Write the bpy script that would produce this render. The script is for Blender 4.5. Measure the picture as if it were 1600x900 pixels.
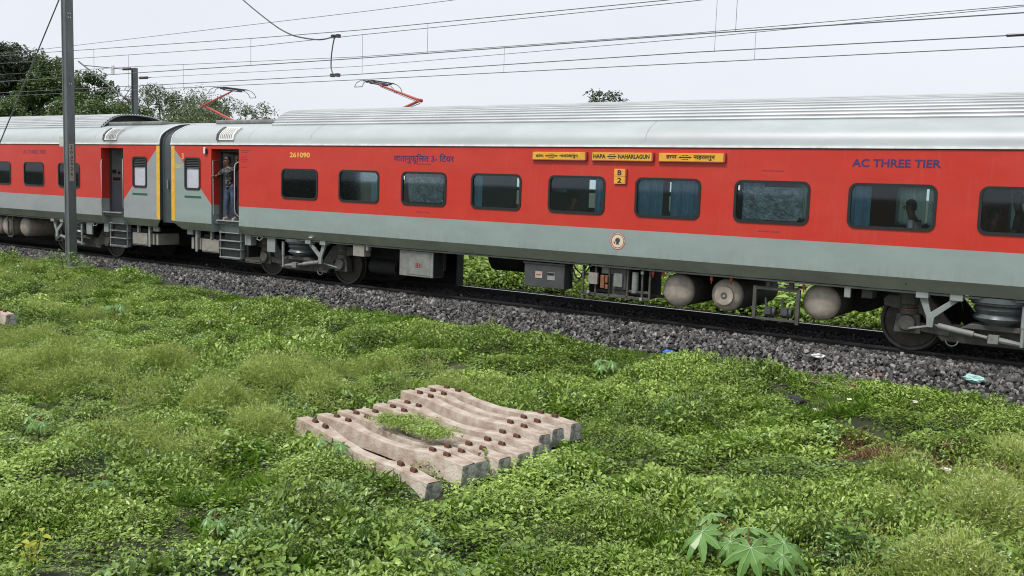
import bpy, math, random
import numpy as np
from mathutils import Vector, Matrix, Quaternion
R = math.radians
rnd = random.Random(7)
for o in list(bpy.data.objects): bpy.data.objects.remove(o)
S = bpy.context.scene
COL = S.collection

# ---------------------------------------------------------------- camera
CF, CP, CY, CR = 1492.08, 0.1085, 0.6015, 0.0323
CPOS = Vector((21.2245, -16.9316, 2.4259))
fw = Vector((-math.sin(CY)*math.cos(CP), math.cos(CY)*math.cos(CP), -math.sin(CP)))
rt = Vector((math.cos(CY), math.sin(CY), 0)); up = rt.cross(fw)
r2 = rt*math.cos(CR)+up*math.sin(CR); u2 = -rt*math.sin(CR)+up*math.cos(CR)
cam = bpy.data.objects.new('camera', bpy.data.cameras.new('camera')); COL.objects.link(cam)
cam.matrix_world = Matrix(((r2.x, u2.x, -fw.x, CPOS.x), (r2.y, u2.y, -fw.y, CPOS.y), (r2.z, u2.z, -fw.z, CPOS.z), (0, 0, 0, 1)))
cam.data.sensor_width = 36; cam.data.lens = CF/1600*36
cam.data.clip_start = 0.1; cam.data.clip_end = 5000
S.camera = cam
S.render.resolution_x = 1024; S.render.resolution_y = 576

# ---------------------------------------------------------------- world, sun, exposure
SUN_EL, SUN_AZ = R(58), R(200)          # azimuth measured clockwise from +Y: behind and left of the camera
W = bpy.data.worlds.new('World'); S.world = W; W.use_nodes = True
nt = W.node_tree; nt.nodes.clear()
def nn(t, kind, **kw):
    n = t.nodes.new(kind)
    for k, v in kw.items():
        if k in n.inputs.keys() if isinstance(k, str) else False: n.inputs[k].default_value = v
        else: setattr(n, k, v)
    return n
sky = nt.nodes.new('ShaderNodeTexSky'); sky.sky_type = 'NISHITA'; sky.sun_disc = False
sky.sun_elevation = SUN_EL; sky.sun_rotation = SUN_AZ; sky.air_density = 1.0; sky.dust_density = 3.0
tc = nt.nodes.new('ShaderNodeTexCoord')
nz = nt.nodes.new('ShaderNodeTexNoise'); nz.inputs['Scale'].default_value = 1.6; nz.inputs['Detail'].default_value = 5
mp = nt.nodes.new('ShaderNodeMapping'); mp.inputs['Scale'].default_value = (1, 1, 3.5)
cr = nt.nodes.new('ShaderNodeValToRGB')
cr.color_ramp.elements[0].position = .3; cr.color_ramp.elements[0].color = (7.5, 7.75, 8.4, 1)
cr.color_ramp.elements[1].position = .75; cr.color_ramp.elements[1].color = (8.4, 8.6, 9.2, 1)
mx = nt.nodes.new('ShaderNodeMixRGB'); mx.inputs['Fac'].default_value = .9     # overcast layer over the clear sky
bg = nt.nodes.new('ShaderNodeBackground'); bg.inputs['Strength'].default_value = .1
wo = nt.nodes.new('ShaderNodeOutputWorld')
nt.links.new(tc.outputs['Generated'], mp.inputs['Vector']); nt.links.new(mp.outputs[0], nz.inputs['Vector'])
nt.links.new(nz.outputs['Fac'], cr.inputs['Fac']); nt.links.new(sky.outputs[0], mx.inputs['Color1'])
nt.links.new(cr.outputs[0], mx.inputs['Color2']); nt.links.new(mx.outputs[0], bg.inputs['Color'])
nt.links.new(bg.outputs[0], wo.inputs['Surface'])
sl = bpy.data.lights.new('sun', 'SUN'); sl.energy = 2.9; sl.angle = R(11); sl.color = (1, .97, .92)
sun = bpy.data.objects.new('sun', sl); COL.objects.link(sun)
sd = Vector((math.sin(SUN_AZ)*math.cos(SUN_EL), math.cos(SUN_AZ)*math.cos(SUN_EL), math.sin(SUN_EL)))
sun.rotation_euler = sd.to_track_quat('Z', 'Y').to_euler(); sun.location = (0, -30, 40)
S.view_settings.view_transform = 'Standard'; S.view_settings.look = 'None'
S.view_settings.exposure = 0.18; S.view_settings.gamma = 1; S.view_settings.use_curve_mapping = False
S.render.engine = 'CYCLES'
S.cycles.filter_width = 1.1
S.cycles.max_bounces = 7; S.cycles.transparent_max_bounces = 12

# ---------------------------------------------------------------- materials
def mat(name, col, rough=.6, metal=0, vary=.0, scale=3, spec=.5, dirt=None, coat=0, bump=0, bscale=40, stretch=(1, 1, 1)):
    m = bpy.data.materials.new(name); m.use_nodes = True; t = m.node_tree; b = t.nodes['Principled BSDF']
    b.inputs['Base Color'].default_value = (*col, 1); b.inputs['Roughness'].default_value = rough
    b.inputs['Metallic'].default_value = metal; b.inputs['Specular IOR Level'].default_value = spec
    if coat: b.inputs['Coat Weight'].default_value = coat; b.inputs['Coat Roughness'].default_value = .15
    tcn = t.nodes.new('ShaderNodeTexCoord'); mpn = t.nodes.new('ShaderNodeMapping'); mpn.inputs['Scale'].default_value = stretch
    t.links.new(tcn.outputs['Object'], mpn.inputs['Vector'])
    if vary or dirt:
        n = t.nodes.new('ShaderNodeTexNoise'); n.inputs['Scale'].default_value = scale; n.inputs['Detail'].default_value = 6; n.inputs['Roughness'].default_value = .6
        t.links.new(mpn.outputs[0], n.inputs['Vector'])
        r = t.nodes.new('ShaderNodeValToRGB')
        d = dirt if dirt else tuple(c*(1-vary) for c in col)
        r.color_ramp.elements[0].position = .35; r.color_ramp.elements[0].color = (*d, 1)
        r.color_ramp.elements[1].position = .65; r.color_ramp.elements[1].color = (*(min(1, c*(1+vary*.6)) for c in col), 1)
        t.links.new(n.outputs['Fac'], r.inputs['Fac']); t.links.new(r.outputs[0], b.inputs['Base Color'])
    if bump:
        n2 = t.nodes.new('ShaderNodeTexNoise'); n2.inputs['Scale'].default_value = bscale; n2.inputs['Detail'].default_value = 4
        t.links.new(mpn.outputs[0], n2.inputs['Vector'])
        bn = t.nodes.new('ShaderNodeBump'); bn.inputs['Strength'].default_value = bump; bn.inputs['Distance'].default_value = .02
        t.links.new(n2.outputs['Fac'], bn.inputs['Height']); t.links.new(bn.outputs[0], b.inputs['Normal'])
    return m

def livery(name, grey, s):
    """red upper body, grey lower body, diagonal grey panel by the coach end; plus uneven grime"""
    m = bpy.data.materials.new(name); m.use_nodes = True; t = m.node_tree; b = t.nodes['Principled BSDF']
    L = t.links.new
    def math_(op, a, c=None, clamp=False):
        n = t.nodes.new('ShaderNodeMath'); n.operation = op; n.use_clamp = clamp
        for i, v in enumerate((a, c)):
            if v is None: continue
            if isinstance(v, (int, float)): n.inputs[i].default_value = v
            else: L(v, n.inputs[i])
        return n.outputs[0]
    tcn = t.nodes.new('ShaderNodeTexCoord'); sp = t.nodes.new('ShaderNodeSeparateXYZ'); L(tcn.outputs['Object'], sp.inputs[0])
    x = math_('MULTIPLY', sp.outputs[0], s); z = sp.outputs[2]
    low = math_('LESS_THAN', z, 1.672)
    diag = math_('MULTIPLY', math_('LESS_THAN', x, 1.6), math_('LESS_THAN', z, math_('ADD', math_('MULTIPLY', x, -.936), 3.17)))
    g = math_('MAXIMUM', low, diag)
    n = t.nodes.new('ShaderNodeTexNoise'); n.inputs['Scale'].default_value = 1.3; n.inputs['Detail'].default_value = 8; n.inputs['Roughness'].default_value = .65
    mpn = t.nodes.new('ShaderNodeMapping'); mpn.inputs['Scale'].default_value = (1, 1, 2.2); L(tcn.outputs['Object'], mpn.inputs[0]); L(mpn.outputs[0], n.inputs['Vector'])
    red = t.nodes.new('ShaderNodeValToRGB'); e = red.color_ramp.elements
    e[0].position = .3; e[0].color = (.49, .028, .015, 1); e[1].position = .7; e[1].color = (.55, .036, .020, 1)
    gr = t.nodes.new('ShaderNodeValToRGB'); e = gr.color_ramp.elements
    e[0].position = .3; e[0].color = (*[c*.88 for c in grey], 1); e[1].position = .7; e[1].color = (*[c*1.04 for c in grey], 1)
    L(n.outputs['Fac'], red.inputs[0]); L(n.outputs['Fac'], gr.inputs[0])
    mixn = t.nodes.new('ShaderNodeMixRGB'); L(g, mixn.inputs[0]); L(red.outputs[0], mixn.inputs[1]); L(gr.outputs[0], mixn.inputs[2])
    # thin vertical water streaks of dust
    n3 = t.nodes.new('ShaderNodeTexNoise'); n3.inputs['Scale'].default_value = 6; n3.inputs['Detail'].default_value = 5
    mp3 = t.nodes.new('ShaderNodeMapping'); mp3.inputs['Scale'].default_value = (3, 1, .35); L(tcn.outputs['Object'], mp3.inputs[0]); L(mp3.outputs[0], n3.inputs['Vector'])
    st = math_('MULTIPLY', math_('SUBTRACT', n3.outputs['Fac'], .55, True), .35, True)
    mx3 = t.nodes.new('ShaderNodeMixRGB'); L(st, mx3.inputs[0]); L(mixn.outputs[0], mx3.inputs[1]); mx3.inputs[2].default_value = (.30, .24, .20, 1)
    n5 = t.nodes.new('ShaderNodeTexNoise'); n5.inputs['Scale'].default_value = .55; n5.inputs['Detail'].default_value = 9; n5.inputs['Roughness'].default_value = .7; L(mpn.outputs[0], n5.inputs['Vector'])
    fac5 = math_('MULTIPLY', math_('SUBTRACT', n5.outputs['Fac'], .42, True), .20, True)
    mx5 = t.nodes.new('ShaderNodeMixRGB'); L(fac5, mx5.inputs[0]); L(mx3.outputs[0], mx5.inputs[1]); mx5.inputs[2].default_value = (.40, .27, .23, 1)
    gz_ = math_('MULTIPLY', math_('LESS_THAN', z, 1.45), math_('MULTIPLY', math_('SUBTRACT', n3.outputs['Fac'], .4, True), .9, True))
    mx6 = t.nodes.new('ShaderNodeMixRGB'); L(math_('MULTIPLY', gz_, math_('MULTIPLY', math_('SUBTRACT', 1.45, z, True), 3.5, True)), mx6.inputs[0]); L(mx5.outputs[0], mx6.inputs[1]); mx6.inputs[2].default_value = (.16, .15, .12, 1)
    L(mx6.outputs[0], b.inputs['Base Color'])
    b.inputs['Roughness'].default_value = .38; b.inputs['Specular IOR Level'].default_value = .45
    n4 = t.nodes.new('ShaderNodeTexNoise'); n4.inputs['Scale'].default_value = .9; n4.inputs['Detail'].default_value = 2; L(tcn.outputs['Object'], n4.inputs['Vector'])
    bn = t.nodes.new('ShaderNodeBump'); bn.inputs['Strength'].default_value = .25; bn.inputs['Distance'].default_value = .02
    L(n4.outputs['Fac'], bn.inputs['Height']); L(bn.outputs[0], b.inputs['Normal'])
    return m

def leaf_mat(name, dark, mid, light, rough=.38, trans=.25, attr='tint', patch=.22):
    m = bpy.data.materials.new(name); m.use_nodes = True; t = m.node_tree; b = t.nodes['Principled BSDF']; L = t.links.new
    out = [n for n in t.nodes if n.type == 'OUTPUT_MATERIAL'][0]
    at = t.nodes.new('ShaderNodeAttribute'); at.attribute_type = 'INSTANCER'; at.attribute_name = attr
    ge = t.nodes.new('ShaderNodeNewGeometry')
    n = t.nodes.new('ShaderNodeTexNoise'); n.inputs['Scale'].default_value = 9; n.inputs['Detail'].default_value = 3
    L(ge.outputs['Position'], n.inputs['Vector'])
    ri = ge.outputs['Random Per Island']
    a1 = t.nodes.new('ShaderNodeMath'); a1.operation = 'MULTIPLY'; L(ri, a1.inputs[0]); a1.inputs[1].default_value = .45
    a2 = t.nodes.new('ShaderNodeMath'); a2.operation = 'MULTIPLY_ADD'; L(at.outputs['Fac'], a2.inputs[0]); a2.inputs[1].default_value = .6; L(a1.outputs[0], a2.inputs[2])
    a3 = t.nodes.new('ShaderNodeMath'); a3.operation = 'MULTIPLY_ADD'; L(n.outputs['Fac'], a3.inputs[0]); a3.inputs[1].default_value = patch; L(a2.outputs[0], a3.inputs[2])
    a4 = t.nodes.new('ShaderNodeMath'); a4.operation = 'SUBTRACT'; L(a3.outputs[0], a4.inputs[0]); a4.inputs[1].default_value = patch*.5
    r = t.nodes.new('ShaderNodeValToRGB'); e = r.color_ramp.elements
    e[0].position = .05; e[0].color = (*dark, 1); e[1].position = .95; e[1].color = (*light, 1)
    k = e.new(.5); k.color = (*mid, 1)
    L(a4.outputs[0], r.inputs[0]); L(r.outputs[0], b.inputs['Base Color'])
    b.inputs['Roughness'].default_value = rough; b.inputs['Specular IOR Level'].default_value = .6
    tr = t.nodes.new('ShaderNodeBsdfTranslucent'); L(r.outputs[0], tr.inputs['Color'])
    ms = t.nodes.new('ShaderNodeMixShader'); ms.inputs[0].default_value = trans
    L(b.outputs[0], ms.inputs[1]); L(tr.outputs[0], ms.inputs[2]); L(ms.outputs[0], out.inputs['Surface'])
    return m

def glass_mat(name, tint, rough=.03):
    m = bpy.data.materials.new(name); m.use_nodes = True; t = m.node_tree; t.nodes.clear(); L = t.links.new
    out = t.nodes.new('ShaderNodeOutputMaterial'); tr = t.nodes.new('ShaderNodeBsdfTransparent'); tr.inputs[0].default_value = (*tint, 1)
    gl = t.nodes.new('ShaderNodeBsdfGlossy'); gl.inputs['Roughness'].default_value = rough; gl.inputs['Color'].default_value = (.85, .95, 1, 1)
    fr = t.nodes.new('ShaderNodeFresnel'); fr.inputs[0].default_value = 1.45
    ms = t.nodes.new('ShaderNodeMixShader'); L(fr.outputs[0], ms.inputs[0]); L(tr.outputs[0], ms.inputs[1]); L(gl.outputs[0], ms.inputs[2]); L(ms.outputs[0], out.inputs[0])
    return m

M = {}
M['roof'] = mat('roof_paint', (.385, .425, .425), .42, vary=.08, scale=2.2, dirt=(.35, .385, .385), stretch=(.4, 1, 1))
M['corr'] = mat('corrugated_steel', (.46, .48, .49), .45, .15, vary=.15, scale=3, stretch=(.3, 1, 1))
M['gutter'] = mat('gutter_white', (.80, .82, .84), .4, vary=.15, scale=5)
M['skirt'] = mat('skirt_paint', (.22, .23, .20), .6, vary=.18, scale=3, stretch=(.5, 1, 1))
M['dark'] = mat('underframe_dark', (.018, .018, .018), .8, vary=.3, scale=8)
M['box'] = mat('equipment_grey', (.20, .205, .195), .6, vary=.25, scale=6)
M['beige'] = mat('equipment_beige', (.27, .255, .225), .6, vary=.22, scale=7)
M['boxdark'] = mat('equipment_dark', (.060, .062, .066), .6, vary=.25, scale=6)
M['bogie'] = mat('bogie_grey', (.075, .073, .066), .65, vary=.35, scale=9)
M['wheel'] = mat('wheel_steel', (.050, .044, .040), .6, .3, vary=.3, scale=6)
M['bracket'] = mat('bracket_grey', (.24, .265, .26), .55, vary=.15, scale=6)
M['air'] = mat('air_spring_rubber', (.10, .112, .12), .32, vary=.2, scale=8)
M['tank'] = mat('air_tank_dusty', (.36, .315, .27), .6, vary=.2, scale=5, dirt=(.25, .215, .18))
M['steel'] = mat('stainless', (.62, .62, .60), .25, .8)
M['rubber'] = mat('black_rubber', (.014, .017, .018), .38)
M['gang'] = mat('gangway_rubber', (.050, .064, .070), .5, vary=.15, scale=3)
M['yellow'] = mat('reflective_yellow', (.72, .42, .03), .5, vary=.15, scale=12)
M['board'] = mat('board_yellow', (.72, .38, .035), .5, vary=.12, scale=8)
M['boardend'] = mat('board_red_end', (.40, .06, .05), .5)
M['black'] = mat('paint_black', (.02, .016, .014), .6)
M['navy'] = mat('paint_navy', (.045, .022, .115), .6)
M['navyfaint'] = mat('paint_navy_faint', (.16, .035, .07), .6)
M['numyel'] = mat('paint_number_yellow', (.78, .46, .10), .6)
M['green'] = mat('paint_green', (.012, .10, .060), .6)
M['white'] = mat('paint_white', (.70, .70, .68), .6, vary=.1)
M['frost'] = mat('frosted_pane', (.50, .51, .58), .25, vary=.1, scale=5)
M['glass'] = glass_mat('tinted_glass', (.87, .925, .925))
M['film'] = mat('crinkled_film', (.20, .25, .29), .25, .3, vary=.5, scale=9, bump=.8, bscale=14)
M['curtain'] = mat('curtain_teal', (.13, .27, .38), .8, vary=.15, scale=5)
def sheer(name, col):
    m = bpy.data.materials.new(name); m.use_nodes = True; t = m.node_tree; b = t.nodes['Principled BSDF']; b.inputs['Base Color'].default_value = (*col, 1); b.inputs['Roughness'].default_value = .9
    tr = t.nodes.new('ShaderNodeBsdfTranslucent'); tr.inputs[0].default_value = (*col, 1); ms = t.nodes.new('ShaderNodeMixShader'); ms.inputs[0].default_value = .6
    t.links.new(b.outputs[0], ms.inputs[1]); t.links.new(tr.outputs[0], ms.inputs[2]); t.links.new(ms.outputs[0], [n for n in t.nodes if n.type == 'OUTPUT_MATERIAL'][0].inputs[0]); return m
M['curtainfar'] = sheer('sheer_curtain', (.50, .62, .60))
M['inner'] = mat('interior_panel', (.42, .45, .52), .6)
M['innerdk'] = mat('interior_panel_dark', (.07, .075, .085), .6)
M['innerlt'] = mat('interior_panel_light', (.60, .62, .64), .5, vary=.1)
M['berth'] = mat('berth_blue', (.03, .06, .12), .6)
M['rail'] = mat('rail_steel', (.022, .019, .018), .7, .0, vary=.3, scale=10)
M['railtop'] = mat('rail_polished', (.55, .56, .60), .22, .9)
M['galv'] = mat('galvanised_mast', (.135, .150, .155), .5, .3, vary=.25, scale=5, stretch=(1, 1, .3))
M['wire'] = mat('wire_dark', (.10, .10, .11), .6)
M['insul'] = mat('insulator_brown', (.035, .028, .028), .3)
M['panred'] = mat('pantograph_red', (.38, .065, .04), .5, vary=.2, scale=4)
M['concrete'] = mat('sleeper_concrete', (.48, .425, .36), .85, vary=.12, scale=5, dirt=(.29, .205, .15), bump=.6, bscale=45)
M['concend'] = mat('sleeper_broken_end', (.40, .40, .37), .9, vary=.3, scale=14, dirt=(.10, .10, .095), bump=.8, bscale=30)
M['rust'] = mat('rusty_iron', (.10, .038, .022), .75, vary=.4, scale=20, bump=.4, bscale=60)
M['whitewash'] = mat('whitewashed_concrete', (.50, .51, .49), .8, vary=.25, scale=9)
M['bark'] = mat('bark', (.09, .07, .05), .9, vary=.4, scale=6, bump=.5, bscale=10)
M['stem'] = mat('stem_green', (.10, .14, .05), .6)
M['stemred'] = mat('stem_reddish', (.13, .055, .03), .6)
M['loco'] = mat('locomotive_white', (.48, .50, .50), .5, vary=.1)
M['skin'] = mat('skin_brown', (.15, .07, .042), .55)
M['hair'] = mat('hair_dark', (.035, .018, .012), .6)
M['jeans'] = mat('jeans_blue', (.04, .065, .12), .8, vary=.5, scale=9, dirt=(.02, .032, .06))
M['bagblue'] = mat('plastic_blue', (.02, .14, .50), .3, vary=.2, scale=20)
M['bagteal'] = mat('plastic_pale_teal', (.38, .60, .55), .25, vary=.2, scale=12)
M['cloth'] = mat('cloth_black', (.025, .025, .028), .8)
M['noticepale'] = mat('notice_pale', (.42, .36, .33), .7, vary=.2, scale=20)
M['paper'] = mat('paper_white', (.72, .70, .66), .7, vary=.15, scale=15)
M['brick'] = mat('brick_rubble', (.24, .13, .09), .9, vary=.3, scale=12)
M['redpaint'] = mat('signal_red', (.40, .06, .05), .6, vary=.3, scale=15)
M['orange'] = mat('orange_parts', (.22, .085, .04), .6, vary=.3, scale=20)
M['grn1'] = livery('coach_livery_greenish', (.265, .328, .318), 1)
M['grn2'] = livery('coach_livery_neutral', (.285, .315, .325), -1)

# patterned shirt
def shirt_mat():
    m = bpy.data.materials.new('shirt_printed'); m.use_nodes = True; t = m.node_tree; b = t.nodes['Principled BSDF']
    tcn = t.nodes.new('ShaderNodeTexCoord'); mpn = t.nodes.new('ShaderNodeMapping'); mpn.inputs['Scale'].default_value = (1, 1, 2.2); t.links.new(tcn.outputs['Object'], mpn.inputs[0])
    n = t.nodes.new('ShaderNodeTexNoise'); n.inputs['Scale'].default_value = 17; n.inputs['Detail'].default_value = 2; t.links.new(mpn.outputs[0], n.inputs['Vector'])
    r = t.nodes.new('ShaderNodeValToRGB'); r.color_ramp.interpolation = 'CONSTANT'; e = r.color_ramp.elements
    e[0].color = (.012, .012, .016, 1); e[1].position = .60; e[1].color = (.45, .45, .43, 1); k = e.new(.64); k.color = (.012, .012, .016, 1)
    t.links.new(n.outputs['Fac'], r.inputs[0]); t.links.new(r.outputs[0], b.inputs['Base Color']); b.inputs['Roughness'].default_value = .8
    return m
M['shirt'] = shirt_mat()

# soil, far ground
def ground_mat():
    m = bpy.data.materials.new('ground_soil'); m.use_nodes = True; t = m.node_tree; b = t.nodes['Principled BSDF']; L = t.links.new
    ge = t.nodes.new('ShaderNodeNewGeometry'); n = t.nodes.new('ShaderNodeTexNoise'); n.inputs['Scale'].default_value = 2.5; n.inputs['Detail'].default_value = 8; L(ge.outputs['Position'], n.inputs['Vector'])
    r = t.nodes.new('ShaderNodeValToRGB'); e = r.color_ramp.elements
    e[0].position = .35; e[0].color = (.020, .026, .010, 1); e[1].position = .7; e[1].color = (.050, .060, .022, 1)
    L(n.outputs['Fac'], r.inputs[0]); L(r.outputs[0], b.inputs['Base Color']); b.inputs['Roughness'].default_value = .95
    return m
M['ground'] = ground_mat()
def stone_mat():
    m = bpy.data.materials.new('ballast_stone'); m.use_nodes = True; t = m.node_tree; b = t.nodes['Principled BSDF']; L = t.links.new
    at = t.nodes.new('ShaderNodeAttribute'); at.attribute_type = 'INSTANCER'; at.attribute_name = 'tint'
    r = t.nodes.new('ShaderNodeValToRGB'); e = r.color_ramp.elements
    e[0].position = 0; e[0].color = (.030, .030, .033, 1); e[1].position = 1; e[1].color = (.52, .47, .42, 1)
    for p, c in ((.35, (.088, .086, .084)), (.75, (.19, .185, .178)), (.93, (.37, .36, .34)), (.975, (.28, .165, .12))):
        k = e.new(p); k.color = (*c, 1)
    n = t.nodes.new('ShaderNodeTexNoise'); n.inputs['Scale'].default_value = 30; n.inputs['Detail'].default_value = 4
    ge = t.nodes.new('ShaderNodeNewGeometry'); L(ge.outputs['Position'], n.inputs['Vector'])
    L(at.outputs['Fac'], r.inputs[0])
    mm = t.nodes.new('ShaderNodeMixRGB'); mm.blend_type = 'MULTIPLY'; mm.inputs[0].default_value = .5
    L(r.outputs[0], mm.inputs[1]); L(n.outputs['Fac'], mm.inputs[2]); L(mm.outputs[0], b.inputs['Base Color'])
    b.inputs['Roughness'].default_value = .75
    return m
M['stone'] = stone_mat()
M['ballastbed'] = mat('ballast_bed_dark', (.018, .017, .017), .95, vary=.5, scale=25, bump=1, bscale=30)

# ---------------------------------------------------------------- mesh builder
class MB:
    def __init__(s, tf=None): s.v = []; s.f = []; s.tf = tf
    def add(s, vs, fs):
        k = len(s.v); s.v += [tuple(v) for v in vs]; s.f += [tuple(i+k for i in f) for f in fs]; return s
    def box(s, x0, x1, y0, y1, z0, z1):
        return s.add([(x, y, z) for x in (x0, x1) for y in (y0, y1) for z in (z0, z1)],
                     [(0, 1, 3, 2), (4, 6, 7, 5), (0, 4, 5, 1), (2, 3, 7, 6), (0, 2, 6, 4), (1, 5, 7, 3)])
    def tube(s, pts, r, n=8, cap=True):
        pts = [Vector(p) for p in pts]; rs = r if isinstance(r, (list, tuple)) else [r]*len(pts); vs = []; prev = None
        for i, p in enumerate(pts):
            d = (pts[min(i+1, len(pts)-1)]-pts[max(i-1, 0)]).normalized()
            a = prev if prev else (Vector((0, 0, 1)) if abs(d.z) < .9 else Vector((1, 0, 0)))
            u = (a-d*a.dot(d)).normalized(); w = d.cross(u); prev = u
            vs += [p+(u*math.cos(t)+w*math.sin(t))*rs[i] for t in [2*math.pi*j/n for j in range(n)]]
        fs = [(i*n+j, i*n+(j+1) % n, (i+1)*n+(j+1) % n, (i+1)*n+j) for i in range(len(pts)-1) for j in range(n)]
        if cap: fs += [tuple(range(n))[::-1], tuple((len(pts)-1)*n+j for j in range(n))]
        return s.add(vs, fs)
    def prism(s, poly, a0, a1, axis='y'):
        """poly: 2-D outline (x,z) extruded along y, or (y,z) along x, or (x,y) along z"""
        def P(p, a): return (p[0], a, p[1]) if axis == 'y' else ((a, p[0], p[1]) if axis == 'x' else (p[0], p[1], a))
        n = len(poly)
        return s.add([P(p, a0) for p in poly]+[P(p, a1) for p in poly],
                     [tuple(range(n)), tuple(range(n, 2*n))[::-1]]+[(i, (i+1) % n, n+(i+1) % n, n+i) for i in range(n)])
    def ring(s, outer, inner, y0, y1):
        """flat ring between two outlines (x,z) of equal length, thick from y0 to y1"""
        n = len(outer)
        vs = [(p[0], y0, p[1]) for p in outer]+[(p[0], y0, p[1]) for p in inner]+[(p[0], y1, p[1]) for p in outer]+[(p[0], y1, p[1]) for p in inner]
        fs = []
        for i in range(n):
            j = (i+1) % n
            fs += [(i, j, n+j, n+i), (2*n+i, 3*n+i, 3*n+j, 2*n+j), (i, 2*n+i, 2*n+j, j), (n+i, n+j, 3*n+j, 3*n+i)]
        return s.add(vs, fs)
    def lathe(s, prof, c, axis, n=24):
        """prof: [(r, t)] turned round axis ('x','y','z') at c"""
        vs = []
        for r, t in prof:
            for j in range(n):
                a = 2*math.pi*j/n; ca, sa = r*math.cos(a), r*math.sin(a)
                vs.append({'x': (c[0]+t, c[1]+ca, c[2]+sa), 'y': (c[0]+ca, c[1]+t, c[2]+sa), 'z': (c[0]+ca, c[1]+sa, c[2]+t)}[axis])
        fs = [(i*n+j, i*n+(j+1) % n, (i+1)*n+(j+1) % n, (i+1)*n+j) for i in range(len(prof)-1) for j in range(n)]
        return s.add(vs, fs)
    def build(s, name, m, parent=None, smooth=False, bevel=0, loc=None, normals=True):
        vs = s.v if s.tf is None else [s.tf(v) for v in s.v]
        me = bpy.data.meshes.new(name); me.from_pydata([tuple(v) for v in vs], [], s.f)
        if normals:
            import bmesh
            b = bmesh.new(); b.from_mesh(me); bmesh.ops.recalc_face_normals(b, faces=b.faces); b.to_mesh(me); b.free()
        if m: me.materials.append(m)
        if smooth:
            me.polygons.foreach_set('use_smooth', [True]*len(me.polygons))
            try: me.set_sharp_from_angle(angle=R(40))
            except Exception: pass
        o = bpy.data.objects.new(name, me); COL.objects.link(o)
        if parent: o.parent = parent
        if loc: o.location = loc
        if bevel:
            bv = o.modifiers.new('bevel', 'BEVEL'); bv.width = bevel; bv.segments = 2; bv.limit_method = 'ANGLE'
        return o

def tag(o, label=None, cat=None, group=None, kind=None):
    if label: o['label'] = label
    if cat: o['category'] = cat
    if group: o['group'] = group
    if kind: o['kind'] = kind
    return o
def empty(name, loc=(0, 0, 0)):
    o = bpy.data.objects.new(name, None); COL.objects.link(o); o.location = loc; o.empty_display_size = .2; return o
def rrect(cx, cz, hw, hh, r, n=6):
    p = []
    for sx, sz, a0 in ((1, 1, 0), (-1, 1, 90), (-1, -1, 180), (1, -1, 270)):
        for k in range(n+1):
            a = R(a0+90*k/n); p.append((cx+sx*(hw-r)+r*math.cos(a), cz+sz*(hh-r)+r*math.sin(a)))
    return p
def circ(cx, cz, r, n=32): return [(cx+r*math.cos(2*math.pi*k/n), cz+r*math.sin(2*math.pi*k/n)) for k in range(n)]
def text(name, body, x0, x1, z0, z1, y, m, parent, th=.003, bold=0.0, shear=0, face='y'):
    """lettering fitted into a rectangle on the side plane y (or, face='x', on a +X plane at x=y)"""
    cu = bpy.data.curves.new(name, 'FONT'); cu.body = body; cu.extrude = .01; cu.offset = bold; cu.resolution_u = 3; cu.shear = shear
    t = bpy.data.objects.new(name, cu); COL.objects.link(t)
    dg = bpy.context.evaluated_depsgraph_get(); dg.update()
    me = bpy.data.meshes.new_from_object(t.evaluated_get(dg)); bpy.data.objects.remove(t)
    n = len(me.vertices); co = np.empty(n*3); me.vertices.foreach_get('co', co); co = co.reshape(-1, 3)
    mn, mx_ = co.min(0), co.max(0); u = (co-mn)/np.maximum(mx_-mn, 1e-6); new = np.empty_like(co)
    if face == 'y':
        new[:, 0] = x0+u[:, 0]*(x1-x0); new[:, 2] = z0+u[:, 1]*(z1-z0); new[:, 1] = y-u[:, 2]*th
    else:
        new[:, 1] = x0+u[:, 0]*(x1-x0); new[:, 2] = z0+u[:, 1]*(z1-z0); new[:, 0] = y+u[:, 2]*th
    me.vertices.foreach_set('co', new.ravel()); me.materials.clear(); me.materials.append(m); me.update()
    o = bpy.data.objects.new(name, me); COL.objects.link(o); o.parent = parent
    return o

def smooth_pts(P, n=6):
    out = []
    for i in range(len(P)-1):
        p0, p1, p2, p3 = [Vector(P[max(0, min(len(P)-1, k))]) for k in (i-1, i, i+1, i+2)]
        for j in range(n):
            t = j/n; out.append(.5*((2*p1)+(p2-p0)*t+(2*p0-5*p1+4*p2-p3)*t*t+(-p0+3*p1-3*p2+p3)*t**3))
    return out+[Vector(P[-1])]

# ---------------------------------------------------------------- ground
def sm(a, b, x):
    t = np.clip((x-a)/(b-a), 0, 1); return t*t*(3-2*t)
rs = np.random.RandomState(3)
_ph = rs.rand(14, 4)*[1, 1, 6.28, 6.28]
def lumps(x, y):
    h = 0
    for i in range(14):
        f = .5+_ph[i, 0]*2.2; a = _ph[i, 2]
        h = h+np.sin((x*math.cos(a)+y*math.sin(a))*f+_ph[i, 3])/(1+f)
    return h/3.2
def mounds(x, y):
    """bushy hummocks of the weed cover, flat near the stones and under the sleepers"""
    h = 0
    for fx, fy, p in ((2.9, 4.6, .3), (4.4, -2.7, 2.1), (-1.6, 5.9, 4.0), (5.6, 1.3, 5.2), (3.3, 6.8, 1.2), (6.9, -4.4, 3.3)):
        h = h+np.sin(fx*x+fy*y+p+1.4*np.sin(.7*x-.9*y+p))
    h = np.clip(h/3.2, -1, 1)
    near = (y < 0)*(1-sm(-4.2, -2.6, y))*(1-sm(28, 40, np.hypot(x-8, y+5)))
    heap = np.exp(-(((x-14.5)/1.9)**2+((y+8.4)/1.6)**2)**2)
    return .10*h*near*(1-heap)
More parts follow.
